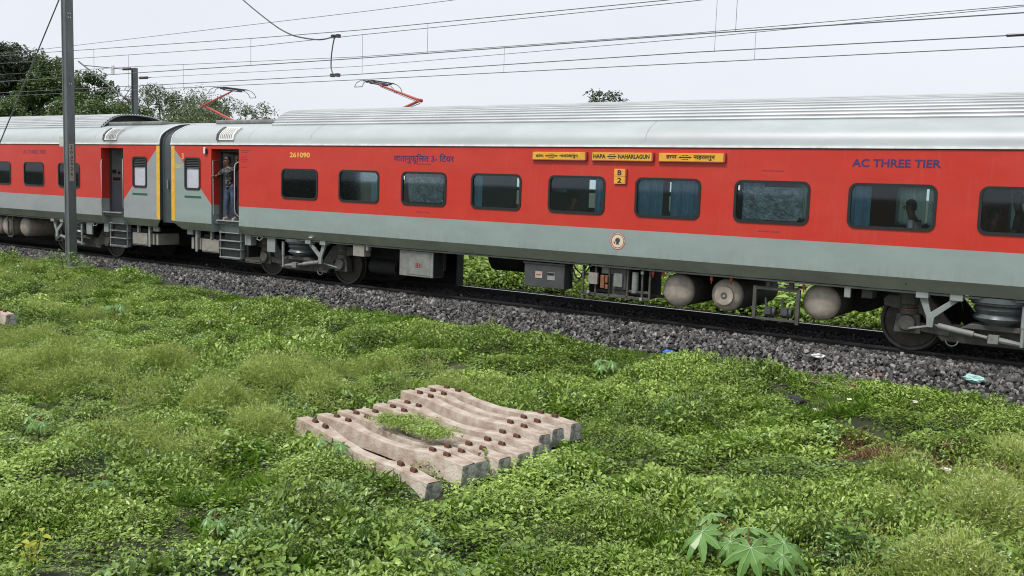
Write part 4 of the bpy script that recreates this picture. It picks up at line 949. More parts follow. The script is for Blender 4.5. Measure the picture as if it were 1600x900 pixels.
MB().box(*[v for v in (Q(-17.95, 0)[0], Q(-17.75, 0)[0])], -.02, .02, 7.1, 7.45).build('tag_plate', M['whitewash'], dm)

# whitewashed fence posts at the left edge
wp = empty('marker_posts', (-7.15, -2.9, -.2)); tag(wp, 'whitewashed concrete marker posts at the left edge, beside the stones', 'marker post')
MB().box(-.55, -.18, -.10, .10, -.1, .95).build('post', M['whitewash'], wp, bevel=.02); MB().box(-.04, .03, -.05, .05, -.1, .62).build('post', M['whitewash'], wp, bevel=.015); MB().box(.10, .16, -.05, .05, -.1, .60).build('post', M['whitewash'], wp, bevel=.015); MB().box(-.2, .16, -.03, .03, .57, .63).build('rail', M['whitewash'], wp, bevel=.01)

# ---------------------------------------------------------------- concrete sleepers
def sleeper(label, p, q, z, tilt=0.0, root_copy=None):
    """p, q: centres of the two rail seats"""
    c = ((p[0]+q[0])/2, (p[1]+q[1])/2); ang = math.atan2(q[1]-p[1], q[0]-p[0])
    e = empty('concrete_sleeper', (c[0], c[1], z)); e.rotation_euler = (0, tilt, ang); tag(e, label, 'railway sleeper', 'old concrete sleepers lying in the weeds')
    st = [(-1.30, .108, .076, -.010), (-1.05, .112, .078, 0), (-.72, .112, .078, -.002), (-.45, .092, .062, -.040), (0, .086, .056, -.060), (.45, .092, .062, -.040), (.72, .112, .078, -.002), (1.05, .112, .078, 0), (1.33, .108, .076, -.010)]
    b = MB(); j = lambda: rnd.uniform(-.006, .006)
    for x, wb, wt, zt in st: b.v += [(x, -wb+j(), -.21), (x, -wt+j(), zt-.008), (x, -wt+.012, zt+j()), (x, wt-.012, zt+j()), (x, wt+j(), zt-.008), (x, wb+j(), -.21)]
    n = 6; b.f = [(i*n+k, i*n+(k+1) % n, (i+1)*n+(k+1) % n, (i+1)*n+k) for i in range(len(st)-1) for k in range(n)]+[tuple(range(n))]
    b.build('sleeper_body', M['concrete'], e, bevel=.008)
    b = MB(); b.add([(1.333+rnd.uniform(-.004, .004), y_, z_) for y_, z_ in ((-.115, -.21), (-.085, -.013), (.085, -.013), (.115, -.21))], [(0, 1, 2, 3)]); b.build('broken_end', M['concend'], e)
    for sx in (-.875, .875):
        for dx in (-.115, .115):
            b = MB(); x = sx+dx
            b.box(x-.040, x+.040, -.024, .024, -.02, .022); b.tube([(x-.040, -.004, .022), (x+.040, -.004, .022)], .020, 8); o = b.build('rail_insert', M['rust'], e, bevel=.006)
    return e
LS = [(13.53, -7.03, 15.22, -7.35), (13.50, -7.31, 15.22, -7.70), (13.57, -7.66, 15.28, -8.07), (13.70, -8.05, 15.42, -8.42), (13.72, -8.34, 15.43, -8.72), (13.66, -8.60, 15.40, -9.00), (13.58, -8.85, 15.33, -9.27), (13.56, -9.13, 15.29, -9.48), (13.50, -9.42, 15.20, -9.88)]
names = ['rearmost sleeper of the heap, nearest the train', 'second sleeper from the rear of the heap, its end by the weeds', 'third sleeper from the rear, its left end raised above its neighbours', 'fourth sleeper from the rear of the heap', 'middle sleeper of the heap, behind the clump of weeds', 'sleeper just behind the weed patch, mostly overgrown', 'sleeper in front of the weed patch, its right end dark and broken', 'second sleeper from the front, its broken end facing right', 'foremost sleeper of the heap, half sunk in weeds and lower than the rest']
for i, (l, nm) in enumerate(zip(LS, names)):
    z = -.33+(0, 0, .03, 0, -.01, -.02, -.005, .0, -.05)[i]
    sleeper(nm, l[:2], l[2:], z, (0, 0, .01, 0, .01, .0, 0, .0, .035)[i])
for i, (x, y) in enumerate(((2.35, -7.50), (2.50, -7.95), (2.70, -8.45))):
    d = Vector((.985, -.17)); sleeper(('pale sleeper end at the left edge, nearest the train', 'pale sleeper end at the left edge, between two others', 'pale sleeper end at the left edge, nearest the camera')[i], (x-d.x*.875, y-d.y*.875), (x+d.x*.875, y+d.y*.875), -.27)

# ---------------------------------------------------------------- instanced stuff
SRC = bpy.data.collections.new('plant_sources')
def src_collection(name, meshes):
    c = bpy.data.collections.new(name)
    for i, me in enumerate(meshes):
        o = bpy.data.objects.new('%s_%02d' % (name, i), me); c.objects.link(o)
    return c
def scatter(name, P, rot, scl, idx, tint, coll, label, cat):
    me = bpy.data.meshes.new(name); n = len(P); me.vertices.add(n); me.vertices.foreach_set('co', np.asarray(P, np.float32).ravel())
    for nm, ty, d in (('rot', 'FLOAT_VECTOR', rot), ('scl', 'FLOAT_VECTOR', scl), ('idx', 'INT', idx), ('tint', 'FLOAT', tint)):
        at = me.attributes.new(nm, ty, 'POINT'); at.data.foreach_set('vector' if ty == 'FLOAT_VECTOR' else 'value', np.asarray(d, np.int32 if ty == 'INT' else np.float32).ravel())
    o = bpy.data.objects.new(name, me); COL.objects.link(o); tag(o, label, cat, kind='stuff')
    ng = bpy.data.node_groups.new(name+'_nodes', 'GeometryNodeTree')
    ng.interface.new_socket('Geometry', in_out='INPUT', socket_type='NodeSocketGeometry'); ng.interface.new_socket('Geometry', in_out='OUTPUT', socket_type='NodeSocketGeometry')
    gi = ng.nodes.new('NodeGroupInput'); go = ng.nodes.new('NodeGroupOutput'); ip = ng.nodes.new('GeometryNodeInstanceOnPoints'); ci = ng.nodes.new('GeometryNodeCollectionInfo')
    ci.inputs['Collection'].default_value = coll; ci.inputs['Separate Children'].default_value = True; ci.inputs['Reset Children'].default_value = True
    def na(nm, ty):
        a = ng.nodes.new('GeometryNodeInputNamedAttribute'); a.data_type = ty; a.inputs['Name'].default_value = nm; return a.outputs['Attribute']
    L = ng.links.new
    L(gi.outputs[0], ip.inputs['Points']); L(ci.outputs[0], ip.inputs['Instance']); ip.inputs['Pick Instance'].default_value = True
    e2r = ng.nodes.new('FunctionNodeEulerToRotation'); L(na('rot', 'FLOAT_VECTOR'), e2r.inputs[0]); L(e2r.outputs[0], ip.inputs['Rotation'])
    L(na('idx', 'INT'), ip.inputs['Instance Index']); L(na('scl', 'FLOAT_VECTOR'), ip.inputs['Scale']); L(ip.outputs[0], go.inputs[0])
    md = o.modifiers.new('scatter', 'NODES'); md.node_group = ng
    return o
_r = np.random.RandomState(11)
def project(P):
    d = P-np.array(CPOS); z = d@np.array(fw); return 800+CF*(d@np.array(r2))/z, 450-CF*(d@np.array(u2))/z, z
def inview(P, mg=170):
    x, y, z = project(P); return (z > 1) & (x > -mg*3.2) & (x < 1600+mg*2) & (y < 900+mg*1.5)
_nph = np.random.RandomState(5).rand(40, 4)
def field(x, y, f0, f1, seed=0):
    h = 0; q = _nph[(seed*8) % 32:(seed*8) % 32+8]
    for a, b_, c, d in q: 
        f_ = f0+(f1-f0)*a; h = h+np.sin(f_*(x*math.cos(b_*6.28)+y*math.sin(b_*6.28))+c*6.28+2*np.sin(f_*.4*(y*math.cos(d*6)-x*math.sin(d*6))))
    return .5+h/8*.9

# stones
def stone(seed):
    r_ = np.random.RandomState(seed); import bmesh
    bm = bmesh.new(); 
    for i in range(13):
        v_ = r_.randn(3); v_ /= np.linalg.norm(v_); v_ *= [1, r_.uniform(.65, .95), r_.uniform(.5, .8)]; bm.verts.new(v_*(.9+.2*r_.rand()))
    bmesh.ops.convex_hull(bm, input=bm.verts); 
    for v_ in [v_ for v_ in bm.verts if not v_.link_faces]: bm.verts.remove(v_)
    me = bpy.data.meshes.new('stone'); bm.to_mesh(me); bm.free(); me.materials.append(M['stone']); return me
STC = src_collection('stone_source', [stone(i) for i in range(10)])
def stones(name, xa, xb, ya, yb, dens, zf, label, smin=.028, smax=.068, mask=None, t0=0, t1=.93, pw=1.0):
    n = int((xb-xa)*(yb-ya)*dens); x = _r.uniform(xa, xb, n); y = _r.uniform(ya, yb, n); P = np.stack([x, y, zf(x, y)+_r.uniform(-.03, .020, n)], 1)
    k = inview(P, 300)
    if mask is not None: k &= mask(x, y)
    P = P[k]; n = len(P); s_ = smin+(smax-smin)*_r.rand(n)**1.5
    t = t0+(t1-t0)*_r.rand(n)**pw; t = np.where(_r.rand(n) < .006, 1.0, t)
    return scatter(name, P, _r.uniform(0, 6.28, (n, 3)), np.stack([s_]*3, 1), _r.randint(0, 10, n), t, STC, label, 'ballast')
def edge_y(x): return -2.42-.30*(field(x, x*0, .8, 2.6, 1)-.5)*2-.25*np.exp(-((x-16.8)/1.2)**2)
stones('ballast_stones', -30, 26, -3.1, -.93, 430, lambda x, y: bed_z(y), 'dark grey crushed stones heaped beside the near rail', mask=lambda x, y: y > edge_y(x)-.15*_r.rand(len(x)))
stones('ballast_stones', -6, 26, -.80, .8, 260, lambda x, y: bed_z(y)-.005, 'stones between the two rails, tinted dark for the shade under the coach', t1=.25)  # low tints put the coach's shade into the stone colour
stones('ballast_stones', -6, 26, .93, 3.2, 300, lambda x, y: bed_z(y), 'dark stones beyond the train, seen under the coach')
stones('rubble', 15.6, 19.6, -3.1, -2.0, 420, lambda x, y: np.maximum(bed_z(y), gz(x, y))+.015, 'reddish and pale rubble at the edge of the stones near the right', smin=.015, smax=.045, t0=.90, t1=1.0, mask=lambda x, y: _r.rand(len(x)) < np.exp(-((x-17.2)/.9)**2))

# leaves
def leaf_verts(L_, W_, droop=.2, fold=.25, nseg=2):
    """one ovate leaf along +x in local frame; two quads sharing the midrib"""
    return np.array([(0, 0, 0), (.32*L_, W_*.5, fold*W_*.5), (.72*L_, W_*.40, fold*W_*.4-droop*L_*.25), (L_, 0, -droop*L_*.5), (.72*L_, -W_*.40, fold*W_*.4-droop*L_*.25), (.32*L_, -W_*.5, fold*W_*.5)]), [(0, 3, 2, 1), (0, 5, 4, 3)]
def place_leaves(base, az, pitch, roll, L_, W_, droop, fold):
    """vectorised leaf placement; returns verts (n*6,3), quads"""
    n = len(az); l0, fc = leaf_verts(1, 1, 1, 1)
    V = np.zeros((n, 6, 3)); V[:, :, 0] = l0[None, :, 0]*L_[:, None]; V[:, :, 1] = l0[None, :, 1]*W_[:, None]
    zf = np.array([0, .5, .4, 0, .4, .5]); zd = np.array([0, 0, -.25, -.5, -.25, 0])
    V[:, :, 2] = zf[None]*(fold*W_)[:, None]+zd[None]*(droop*L_)[:, None]
    cr_, sr = np.cos(roll)[:, None], np.sin(roll)[:, None]; y = V[:, :, 1]*cr_-V[:, :, 2]*sr; z = V[:, :, 1]*sr+V[:, :, 2]*cr_; V[:, :, 1] = y; V[:, :, 2] = z
    cp, sp = np.cos(pitch)[:, None], np.sin(pitch)[:, None]; x = V[:, :, 0]*cp-V[:, :, 2]*sp; z = V[:, :, 0]*sp+V[:, :, 2]*cp; V[:, :, 0] = x; V[:, :, 2] = z
    ca, sa = np.cos(az)[:, None], np.sin(az)[:, None]; x = V[:, :, 0]*ca-V[:, :, 1]*sa; y = V[:, :, 0]*sa+V[:, :, 1]*ca; V[:, :, 0] = x; V[:, :, 1] = y
    V += base[:, None, :]
    k = (np.arange(n)*6)[:, None]
    F = np.concatenate([k+np.array(fc[0])[None], k+np.array(fc[1])[None]], 0)
    return V.reshape(-1, 3), F
def clump(seed, n, Rr, H, L0, L1, asp, m, up_=.2, spread=1.0):
    r_ = np.random.RandomState(seed); a = r_.uniform(0, 6.28, n); d = Rr*np.sqrt(r_.rand(n)); env = H*(1-.55*(d/Rr)**2)
    z = env*(.25+.75*r_.rand(n)**.6); base = np.stack([d*np.cos(a), d*np.sin(a), z], 1)
    az = a+r_.uniform(-1.3, 1.3, n)*spread; L_ = r_.uniform(L0, L1, n)
    V, F = place_leaves(base, az, r_.normal(up_, .40, n), r_.normal(0, .35, n), L_, L_*asp*r_.uniform(.8, 1.2, n), r_.uniform(.1, .6, n), r_.uniform(.1, .5, n))
    return np_mesh('weed_clump', V, F, m, False)
M['weed'] = leaf_mat('weed_leaf', (.050, .095, .016), (.225, .345, .050), (.47, .62, .16))
M['weed2'] = leaf_mat('weed_leaf_bluish', (.045, .10, .032), (.185, .32, .095), (.36, .53, .21))
M['feather'] = leaf_mat('feathery_leaf', (.13, .19, .030), (.31, .40, .080), (.52, .60, .19), trans=.35)
M['flower'] = leaf_mat('flower_specks', (.35, .38, .22), (.50, .52, .36), (.62, .62, .48), trans=.2)
M['grass'] = leaf_mat('grass_blade', (.08, .16, .02), (.20, .36, .035), (.36, .54, .08), trans=.35)
M['drygrass'] = leaf_mat('dry_reddish_grass', (.20, .125, .065), (.34, .21, .11), (.46, .31, .17), trans=.2)
M['broad'] = leaf_mat('broad_leaf', (.12, .21, .035), (.23, .37, .065), (.36, .50, .12))
M['castor'] = leaf_mat('castor_leaf', (.12, .25, .055), (.19, .36, .09), (.27, .46, .14), trans=.25, patch=.1)
M['vein'] = mat('leaf_vein', (.32, .48, .24), .5)
M['yleaf'] = leaf_mat('yellow_leaf', (.30, .33, .03), (.45, .46, .05), (.58, .56, .09))
WC = src_collection('weed_source', [clump(20+i, 85, .20, .17, .030, .058, .48, M['weed'], .15) for i in range(7)]+[clump(40+i, 46, .20, .20, .045, .085, .55, M['weed'], .25) for i in range(3)]+[clump(60+i, 110, .20, .14, .020, .036, .5, M['weed'], .1) for i in range(3)]+[clump(70, 60, .19, .17, .035, .065, .6, M['weed2'], .2)])
def feather_clump(seed, flowers, H=.34):
    r_ = np.random.RandomState(seed); V = []; F = []
    n = 260; a = r_.uniform(0, 6.28, n); d = .17*np.sqrt(r_.rand(n)); z = H*(1-.6*(d/.17)**2)*(.15+.85*r_.rand(n)**.7)
    L_ = r_.uniform(.025, .06, n)
    V, F = place_leaves(np.stack([d*np.cos(a), d*np.sin(a), z], 1), a+r_.uniform(-1.5, 1.5, n), r_.normal(.7, .5, n), r_.normal(0, .8, n), L_, L_*.13, r_.uniform(0, .5, n), r_.uniform(0, .3, n))
    me = np_mesh('feathery_clump', V, F, M['feather'], False)
    if flowers:
        n = flowers; a = r_.uniform(0, 6.28, n); d = .18*np.sqrt(r_.rand(n)); z = H*(1-.5*(d/.18)**2)*(.85+.3*r_.rand(n)); L_ = r_.uniform(.006, .010, n)
        V2, F2 = place_leaves(np.stack([d*np.cos(a), d*np.sin(a), z], 1), a, r_.normal(0, .5, n), r_.normal(0, .5, n), L_, L_, np.zeros(n), np.zeros(n))
        me = np_mesh('feathery_clump', np.concatenate([V, V2]), np.concatenate([F, F2+len(V)]), M['feather'], False); me.materials.append(M['flower'])
        me.polygons.foreach_set('material_index', np.concatenate([np.zeros(len(F), np.int32), np.ones(len(F2), np.int32)]))
    return me
FC = src_collection('feather_source', [feather_clump(80+i, 0) for i in range(3)]+[feather_clump(90+i, 28) for i in range(3)])
def grass_clump(seed, m, n=60, H=.16, Rr=.13):
    r_ = np.random.RandomState(seed); a = r_.uniform(0, 6.28, n); d = Rr*np.sqrt(r_.rand(n)); L_ = r_.uniform(.5, 1.1, n)*H
    V, F = place_leaves(np.stack([d*np.cos(a), d*np.sin(a), np.zeros(n)], 1), r_.uniform(0, 6.28, n), r_.normal(1.05, .3, n), r_.normal(0, .3, n), L_, L_*.05+.002, r_.uniform(.3, 1.3, n), np.zeros(n)+.2)
    return np_mesh('grass_clump', V, F, m, False)
GC = src_collection('grass_source', [grass_clump(100+i, M['grass']) for i in range(4)])
DC = src_collection('drygrass_source', [grass_clump(110+i, M['drygrass'], 70, .13, .14) for i in range(3)])

# patches of feathery weed: centre x,y (world), radius
def blob(x, y, L_):
    h = 0
    for cx, cy, rx, ry, w in L_: h = np.maximum(h, w*np.exp(-(((x-cx)/rx)**2+((y-cy)/ry)**2)**1.5))
    return h
def unproj(px, py, z=-.35):
    d = fw*1.0+r2*((px-800)/CF)-u2*((py-450)/CF); t = (z-CPOS.z)/d.z; return CPOS.x+d.x*t, CPOS.y+d.y*t
FP = [(7.7, -9.2, 1.6, .9, 1), (5.2, -8.6, 1.3, .8, 1), (11.0, -8.9, 1.6, .9, .85), (10.9, -7.2, 1.5, .8, .7), (12.0, -6.4, 1.5, .8, .6), (20.3, -8.2, .85, 1.6, 1), (19.7, -9.4, .5, .9, .8), (19.6, -6.6, .6, .9, .5), (3.5, -6.2, 1.3, .6, .5), (-2, -4.4, 2.2, .8, .5), (12.2, -10.8, .9, .6, .5), (20.6, -7.2, .5, 1.0, .8)]
HEAP = np.array([13.0, -7.0]), 
def heap_mask(x, y, pad=.0):
    """true where the sleepers lie (kept clear of plants)"""
    out = np.zeros(len(x), bool)
    for l in LS:
        a_ = np.array(l[:2]); b_ = np.array(l[2:]); d = (b_-a_)/np.linalg.norm(b_-a_); c = (a_+b_)/2
        u = (x-c[0])*d[0]+(y-c[1])*d[1]; w = -(x-c[0])*d[1]+(y-c[1])*d[0]; out |= (np.abs(u) < 1.40+pad) & (np.abs(w) < .15+pad)
    for cx, cy in ((2.35, -7.50), (2.50, -7.95), (2.70, -8.45)):
        d = (.985, -.17); u = (x-cx)*d[0]+(y-cy)*d[1]; w = -(x-cx)*d[1]+(y-cy)*d[0]; out |= (np.abs(u) < 1.42+pad) & (np.abs(w) < .16+pad)
    return out
def plants(name, coll, ncoll, dens, region, maskf, label, smin, smax, tintf, zoff=-.04, pick=None, cat='weeds', clear=True, hz=None):
    xa, xb, ya, yb = region; n = int((xb-xa)*(yb-ya)*dens); x = _r.uniform(xa, xb, n); y = _r.uniform(ya, yb, n)
    k = inview(np.stack([x, y, gz(x, y)], 1)) & (_r.rand(n) < maskf(x, y))
    if clear: k &= ~heap_mask(x, y, .05)
    x, y = x[k], y[k]; n = len(x); P = np.stack([x, y, gz(x, y)+zoff], 1)
    s_ = _r.uniform(smin, smax, n); s3 = np.stack([s_, s_, s_*(1 if hz is None else hz(x, y))], 1)
    idx = _r.randint(0, ncoll, n) if pick is None else pick(x, y, n)
    rot = np.stack([_r.normal(0, .12, n), _r.normal(0, .12, n), _r.uniform(0, 6.28, n)], 1)
    return scatter(name, P, rot, s3, idx, np.clip(tintf(x, y, n), 0, 1), coll, label, cat)
near = (-18, 24, -14.2, -2.0)
dry = unproj(1435, 690)
DRY = [(dry[0]+.1, dry[1], 1.1, .45, .75), (*unproj(1330, 800), .25, .15, .7)]
def wmask(x, y):
    m_ = np.clip(.55+1.2*field(x, y, 1.2, 4.5, 0), 0, 1); m_ = m_*np.clip((edge_y(x)-y)/.25, 0, 1); m_ = m_*(1-.45*blob(x, y, FP))*(1-.62*blob(x, y, DRY)); return m_
tintw = lambda x, y, n: .08+.70*field(x, y, .9, 3.5, 2)+_r.normal(0, .17, n)
def pickw(x, y, n):
    big = field(x, y, .8, 2.4, 3); u = _r.rand(n)
    i = np.where(u < .62, _r.randint(0, 7, n), 0); i = np.where((u >= .62) & (u < .88), np.where(big > .5, _r.randint(7, 10, n), _r.randint(10, 13, n)), i)
    return np.where(u >= .88, np.where(big > .45, 13, _r.randint(0, 7, n)), i)
hzf = lambda x, y: .25+1.8*field(x, y, 1.5, 5, 1)
plants('weeds', WC, 14, 86, near, wmask, 'dense cover of small-leaved green weeds in the foreground', .50, 1.05, tintw, pick=pickw, hz=hzf)
plants('weeds', WC, 14, 34, (12.9, 16.3, -10.6, -6.6), lambda x, y: (heap_mask(x, y, .01) == 0)*1.0, 'small weeds growing up between the heaped sleepers', .5, .8, tintw, pick=pickw, clear=False)
plants('weeds', WC, 14, 190, (13.6, 15.6, -9.6, -8.3), lambda x, y: blob(x, y, [(14.35, -8.93, .42, .17, 1), (14.85, -9.10, .3, .13, 1)]), 'clump of weeds covering the middle of the heaped sleepers', .45, .75, tintw, zoff=.25, pick=pickw, clear=False)
plants('weeds', WC, 14, 60, (15.3, 17.2, -10.4, -7.2), lambda x, y: blob(x, y, [(16.15, -8.9, .38, .75, 1), (16.3, -9.6, .4, .5, .8)]), 'taller weeds crowding the right ends of the heaped sleepers', .8, 1.15, tintw, zoff=.02, pick=pickw, clear=False)
plants('feathery_weeds', FC, 6, 85, near, lambda x, y: np.clip(blob(x, y, FP)*1.25*(field(x, y, 1.5, 5, 2)-.2)+.0, 0, 1)*np.clip((edge_y(x)-y)/.4, 0, 1), 'yellowish feathery weeds with tiny pale flowers, in patches among the leafy weeds', .7, 1.25, lambda x, y, n: .25+.5*field(x, y, 1, 3, 3)+_r.normal(0, .15, n), pick=lambda x, y, n: np.where(x > 17, _r.randint(3, 6, n), _r.randint(0, 4, n)))
FP2 = [(*unproj(75, 575), .95, .55, 1), (*unproj(250, 560), .8, .4, .6), (*unproj(455, 590), .9, .45, .8), (*unproj(345, 625), .6, .35, .7), (*unproj(420, 650), .5, .3, .6), (*unproj(1560, 800), .33, .6, .9), (*unproj(1500, 890), .35, .3, .8), (*unproj(1590, 700), .25, .45, .6)]
plants('feathery_weeds', FC, 6, 210, near, lambda x, y: np.clip(blob(x, y, FP2)*1.2-.15, 0, 1)*np.clip(1.6*field(x, y, 3, 8, 1)-.25, 0, 1), 'tall feathery yellow-green weeds rising above the rest in rounded clumps', 1.0, 1.5, lambda x, y, n: .45+.4*field(x, y, 1, 3, 3)+_r.normal(0, .15, n), pick=lambda x, y, n: np.where(x > 17, _r.randint(2, 6, n), _r.randint(0, 4, n)), hz=lambda x, y: .6+.6*blob(x, y, FP2))
plants('grass', GC, 4, 26, near, lambda x, y: np.clip(1.5*field(x, y, .8, 3, 2)-.55, 0, 1)*np.clip((edge_y(x)+.1-y)/.2, 0, 1), 'bright short grass among the weeds', .7, 1.3, lambda x, y, n: .4+_r.normal(0, .2, n), cat='grass')
plants('grass', GC, 4, 40, (-18, 24, -4.2, -2.0), lambda x, y: np.clip((edge_y(x)+.15-y)/.1, 0, 1)*np.clip(field(x, y, 1, 4, 0)+.2, 0, 1), 'low bright grass fringing the edge of the stones', .45, .8, lambda x, y, n: .5+_r.normal(0, .2, n), cat='grass')
plants('dry_grass', DC, 3, 190, (12, 22, -9.5, -4.2), lambda x, y: blob(x, y, DRY), 'patch of dry reddish grass at the right', .6, 1.1, lambda x, y, n: .5+_r.normal(0, .25, n), cat='dry grass')
plants('weeds', WC, 14, 30, (1.2, 26, 3.0, 24), lambda x, y: np.clip((y-3.4-.5*field(x, y, 1, 4, 1))/.8, 0, 1)*(np.abs(y-7.2) > 1.0), 'green weeds beyond the train, seen in the gap under the coach', 1.5, 2.9, lambda x, y, n: .45+.4*field(x, y, 1, 3, 0)+_r.normal(0, .15, n), pick=pickw, clear=False)
plants('weeds', WC, 14, 22, (1.6, 26, 4.4, 5.9), lambda x, y: .9+0*x, 'tall weeds hiding the second track beyond the train', 2.6, 3.8, lambda x, y, n: .45+.4*field(x, y, 1, 3, 0)+_r.normal(0, .15, n), zoff=.05, pick=pickw, clear=False)

# ---------------------------------------------------------------- individual plants
def lobed_leaf(b, c, nrm, tip, R_, lobes=8, seed=0):
    """palmate leaf with toothed, folded lobes; returns the vein lines"""
    n_ = Vector(nrm).normalized(); t_ = (Vector(tip)-n_*Vector(tip).dot(n_)).normalized(); s_ = n_.cross(t_); r_ = random.Random(seed); c = Vector(c)
    P = lambda a, rr, lift: c+(t_*math.cos(a)+s_*math.sin(a))*rr-n_*(rr*rr/R_*.50)+n_*lift*R_
    pts = []; tips = []; st = 1.66*math.pi/(lobes-1)
    for k in range(lobes):
        a0 = math.pi*(-.83+1.66*k/(lobes-1)); ln = R_*(.60+.40*math.cos(a0*.55))*r_.uniform(.88, 1.1); dr = r_.uniform(-.05, .03); row = []
        for da, q in ((-.5, .42), (-.40, .56), (-.33, .60), (-.27, .72), (-.20, .74), (-.13, .87), (0, 1.0), (.13, .87), (.20, .74), (.27, .72), (.33, .60), (.40, .56)):
            if k == 0 and da == -.5: q = .14
            row.append(P(a0+da*st, ln*q, -.05-.03*abs(da)+dr if da else .03+dr))
        mid = P(a0, ln*.55, .05+dr*.6); pts.append((row, mid)); tips.append((mid, row[6]))
    last = P(math.pi*.93, R_*.14, -.02)
    vs = [c]; fs = []
    for k, (row, mid) in enumerate(pts):
        i0 = len(vs); vs += row+[mid]; m_ = i0+len(row)
        fs += [(0, i0, m_)]+[(m_, i0+i, i0+i+1) for i in range(len(row)-1)]
        nxt = i0+len(row)+1 if k < len(pts)-1 else i0+len(row)+1
        fs += [(m_, i0+len(row)-1, nxt), (m_, nxt, 0)]
    vs.append(last)
    b.add(vs, fs)
    return [(c+n_*.004, m_+n_*.004, t+n_*.003) for m_, t in tips]
def castor(px, py, size, nleaf, label, leaves=None, z=-.30, h=.5, kind='castor_plant', lm='castor', cat='castor plant'):
    x, y = unproj(px, py, z); g0 = float(gz(x, y)); e = empty(kind, (x, y, g0)); tag(e, label, cat)
    r_ = random.Random(int(px)); H = h
    MB().tube([(0, 0, 0), (.01, .01, H*.4), (0, .02, H*.82)], [.014, .011, .006], 8).build('stem', M['stemred'], e, smooth=True)
    L_ = leaves or [(2*math.pi*k/nleaf+r_.uniform(-.3, .3), r_.uniform(.6, 1.0), r_.uniform(.75, 1.1)) for k in range(nleaf)]
    for az, out, sc in L_:
        p0 = Vector((0, 0, H*r_.uniform(.5, .8))); d = Vector((math.cos(az), math.sin(az), 0)); p1 = p0+d*size*out+Vector((0, 0, size*.35))
        MB().tube([p0, p0.lerp(p1, .5)+Vector((0, 0, size*.12)), p1], [.006, .005, .004], 6).build('leaf_stalk', M['stemred'] if lm == 'castor' else M['stem'], e, smooth=True)
        b = MB(); vn = lobed_leaf(b, p1, Vector((d.x*.45, d.y*.45, 1))+Vector((0, -.25, 0)), d+Vector((0, -.3, 0)), size*sc, 8, r_.randint(0, 999)); lf = b.build('leaf', M[lm], e, normals=False)
        vb = MB()
        for q0, q1, q2 in vn: vb.tube([q0, q1, q2], [size*.010, size*.007, size*.003], 4)
        vb.build('veins', M['vein'], lf)
    return e
# camera-facing ground direction for arranging the big plant: +X is right, -Y is towards the camera
castor(1168, 846, .225, 9, 'large castor plant with broad star-shaped leaves, right of the middle at the bottom', [(-2.75, 1.55, 1.1), (1.9, .55, 1.05), (.05, 1.25, 1.05), (-1.15, 1.5, 1.1), (2.6, 2.1, .75), (-1.9, .9, .7), (.8, .9, .6), (-.5, 1.7, .7), (1.3, .3, .5)], h=.36)
castor(335, 800, .10, 3, 'small castor seedling with two pale leaves in the weeds at lower left', h=.32)
castor(517, 684, .12, 3, 'castor seedling growing against the left end of the sleepers', h=.30)
castor(945, 566, .15, 5, 'castor plant with dark leaves behind the sleepers, near the stones', h=.30)
castor(160, 738, .09, 3, 'small pale seedling leaves low at the left', h=.32)
castor(178, 480, .16, 5, 'pale broad-leaved plant below the mast at the left', h=.30)
castor(60, 655, .12, 4, 'pale-leaved plant below the yellowish patch at the left edge', h=.30)
def broad(px, py, size, n, label, lm='broad', z=-.30, h=.3, cat='plant'):
    x, y = unproj(px, py, z); e = empty('broad_leaved_plant', (x, y, float(gz(x, y)))); tag(e, label, cat, 'single broad-leaved plants among the weeds'); r_ = random.Random(int(px*7))
    for s_ in range(3):
        a0 = 2*math.pi*s_/3+r_.random(); top = Vector((math.cos(a0)*size*.9, math.sin(a0)*size*.9, h*r_.uniform(.8, 1.1)))
        MB().tube([(0, 0, 0), top*.6, top], [.007, .005, .003], 6).build('stem', M['stem'], e)
        for k in range(n):
            t = .35+.65*k/(n-1); p = top*t; a = a0+k*2.4; L_ = size*r_.uniform(.8, 1.2)
            V, F = place_leaves(np.array([[p.x, p.y, p.z]]), np.array([a]), np.array([r_.uniform(.0, .5)]), np.array([r_.uniform(-.3, .3)]), np.array([L_]), np.array([L_*.62]), np.array([.7]), np.array([.3]))
            o = bpy.data.objects.new('leaf', np_mesh('leaf', V, F, M[lm], False)); COL.objects.link(o); o.parent = e
broad(50, 862, .075, 7, 'bright yellow-leaved plant at the lower left corner', 'yleaf', h=.30)
broad(1420, 842, .11, 6, 'leafy plant with yellowish green leaves right of the castor plant', h=.34)
broad(1330, 838, .10, 6, 'light green sapling between the castor plant and the flowering weeds', h=.32)
broad(1185, 762, .09, 6, 'bright green young plant just above the castor plant', h=.30)
broad(440, 868, .09, 7, 'dark green broad-leaved plant at the bottom left of the middle', h=.28)
broad(640, 860, .09, 6, 'light green broad-leaved plant at the bottom edge near the middle', h=.28)
broad(330, 640, .10, 6, 'dark bushy plant left of the sleepers', h=.28)
broad(700, 745, .06, 5, 'small bright plant in front of the heap of sleepers', h=.22)
broad(760, 700, .07, 5, 'leafy weed at the right end of the front sleepers', h=.26)
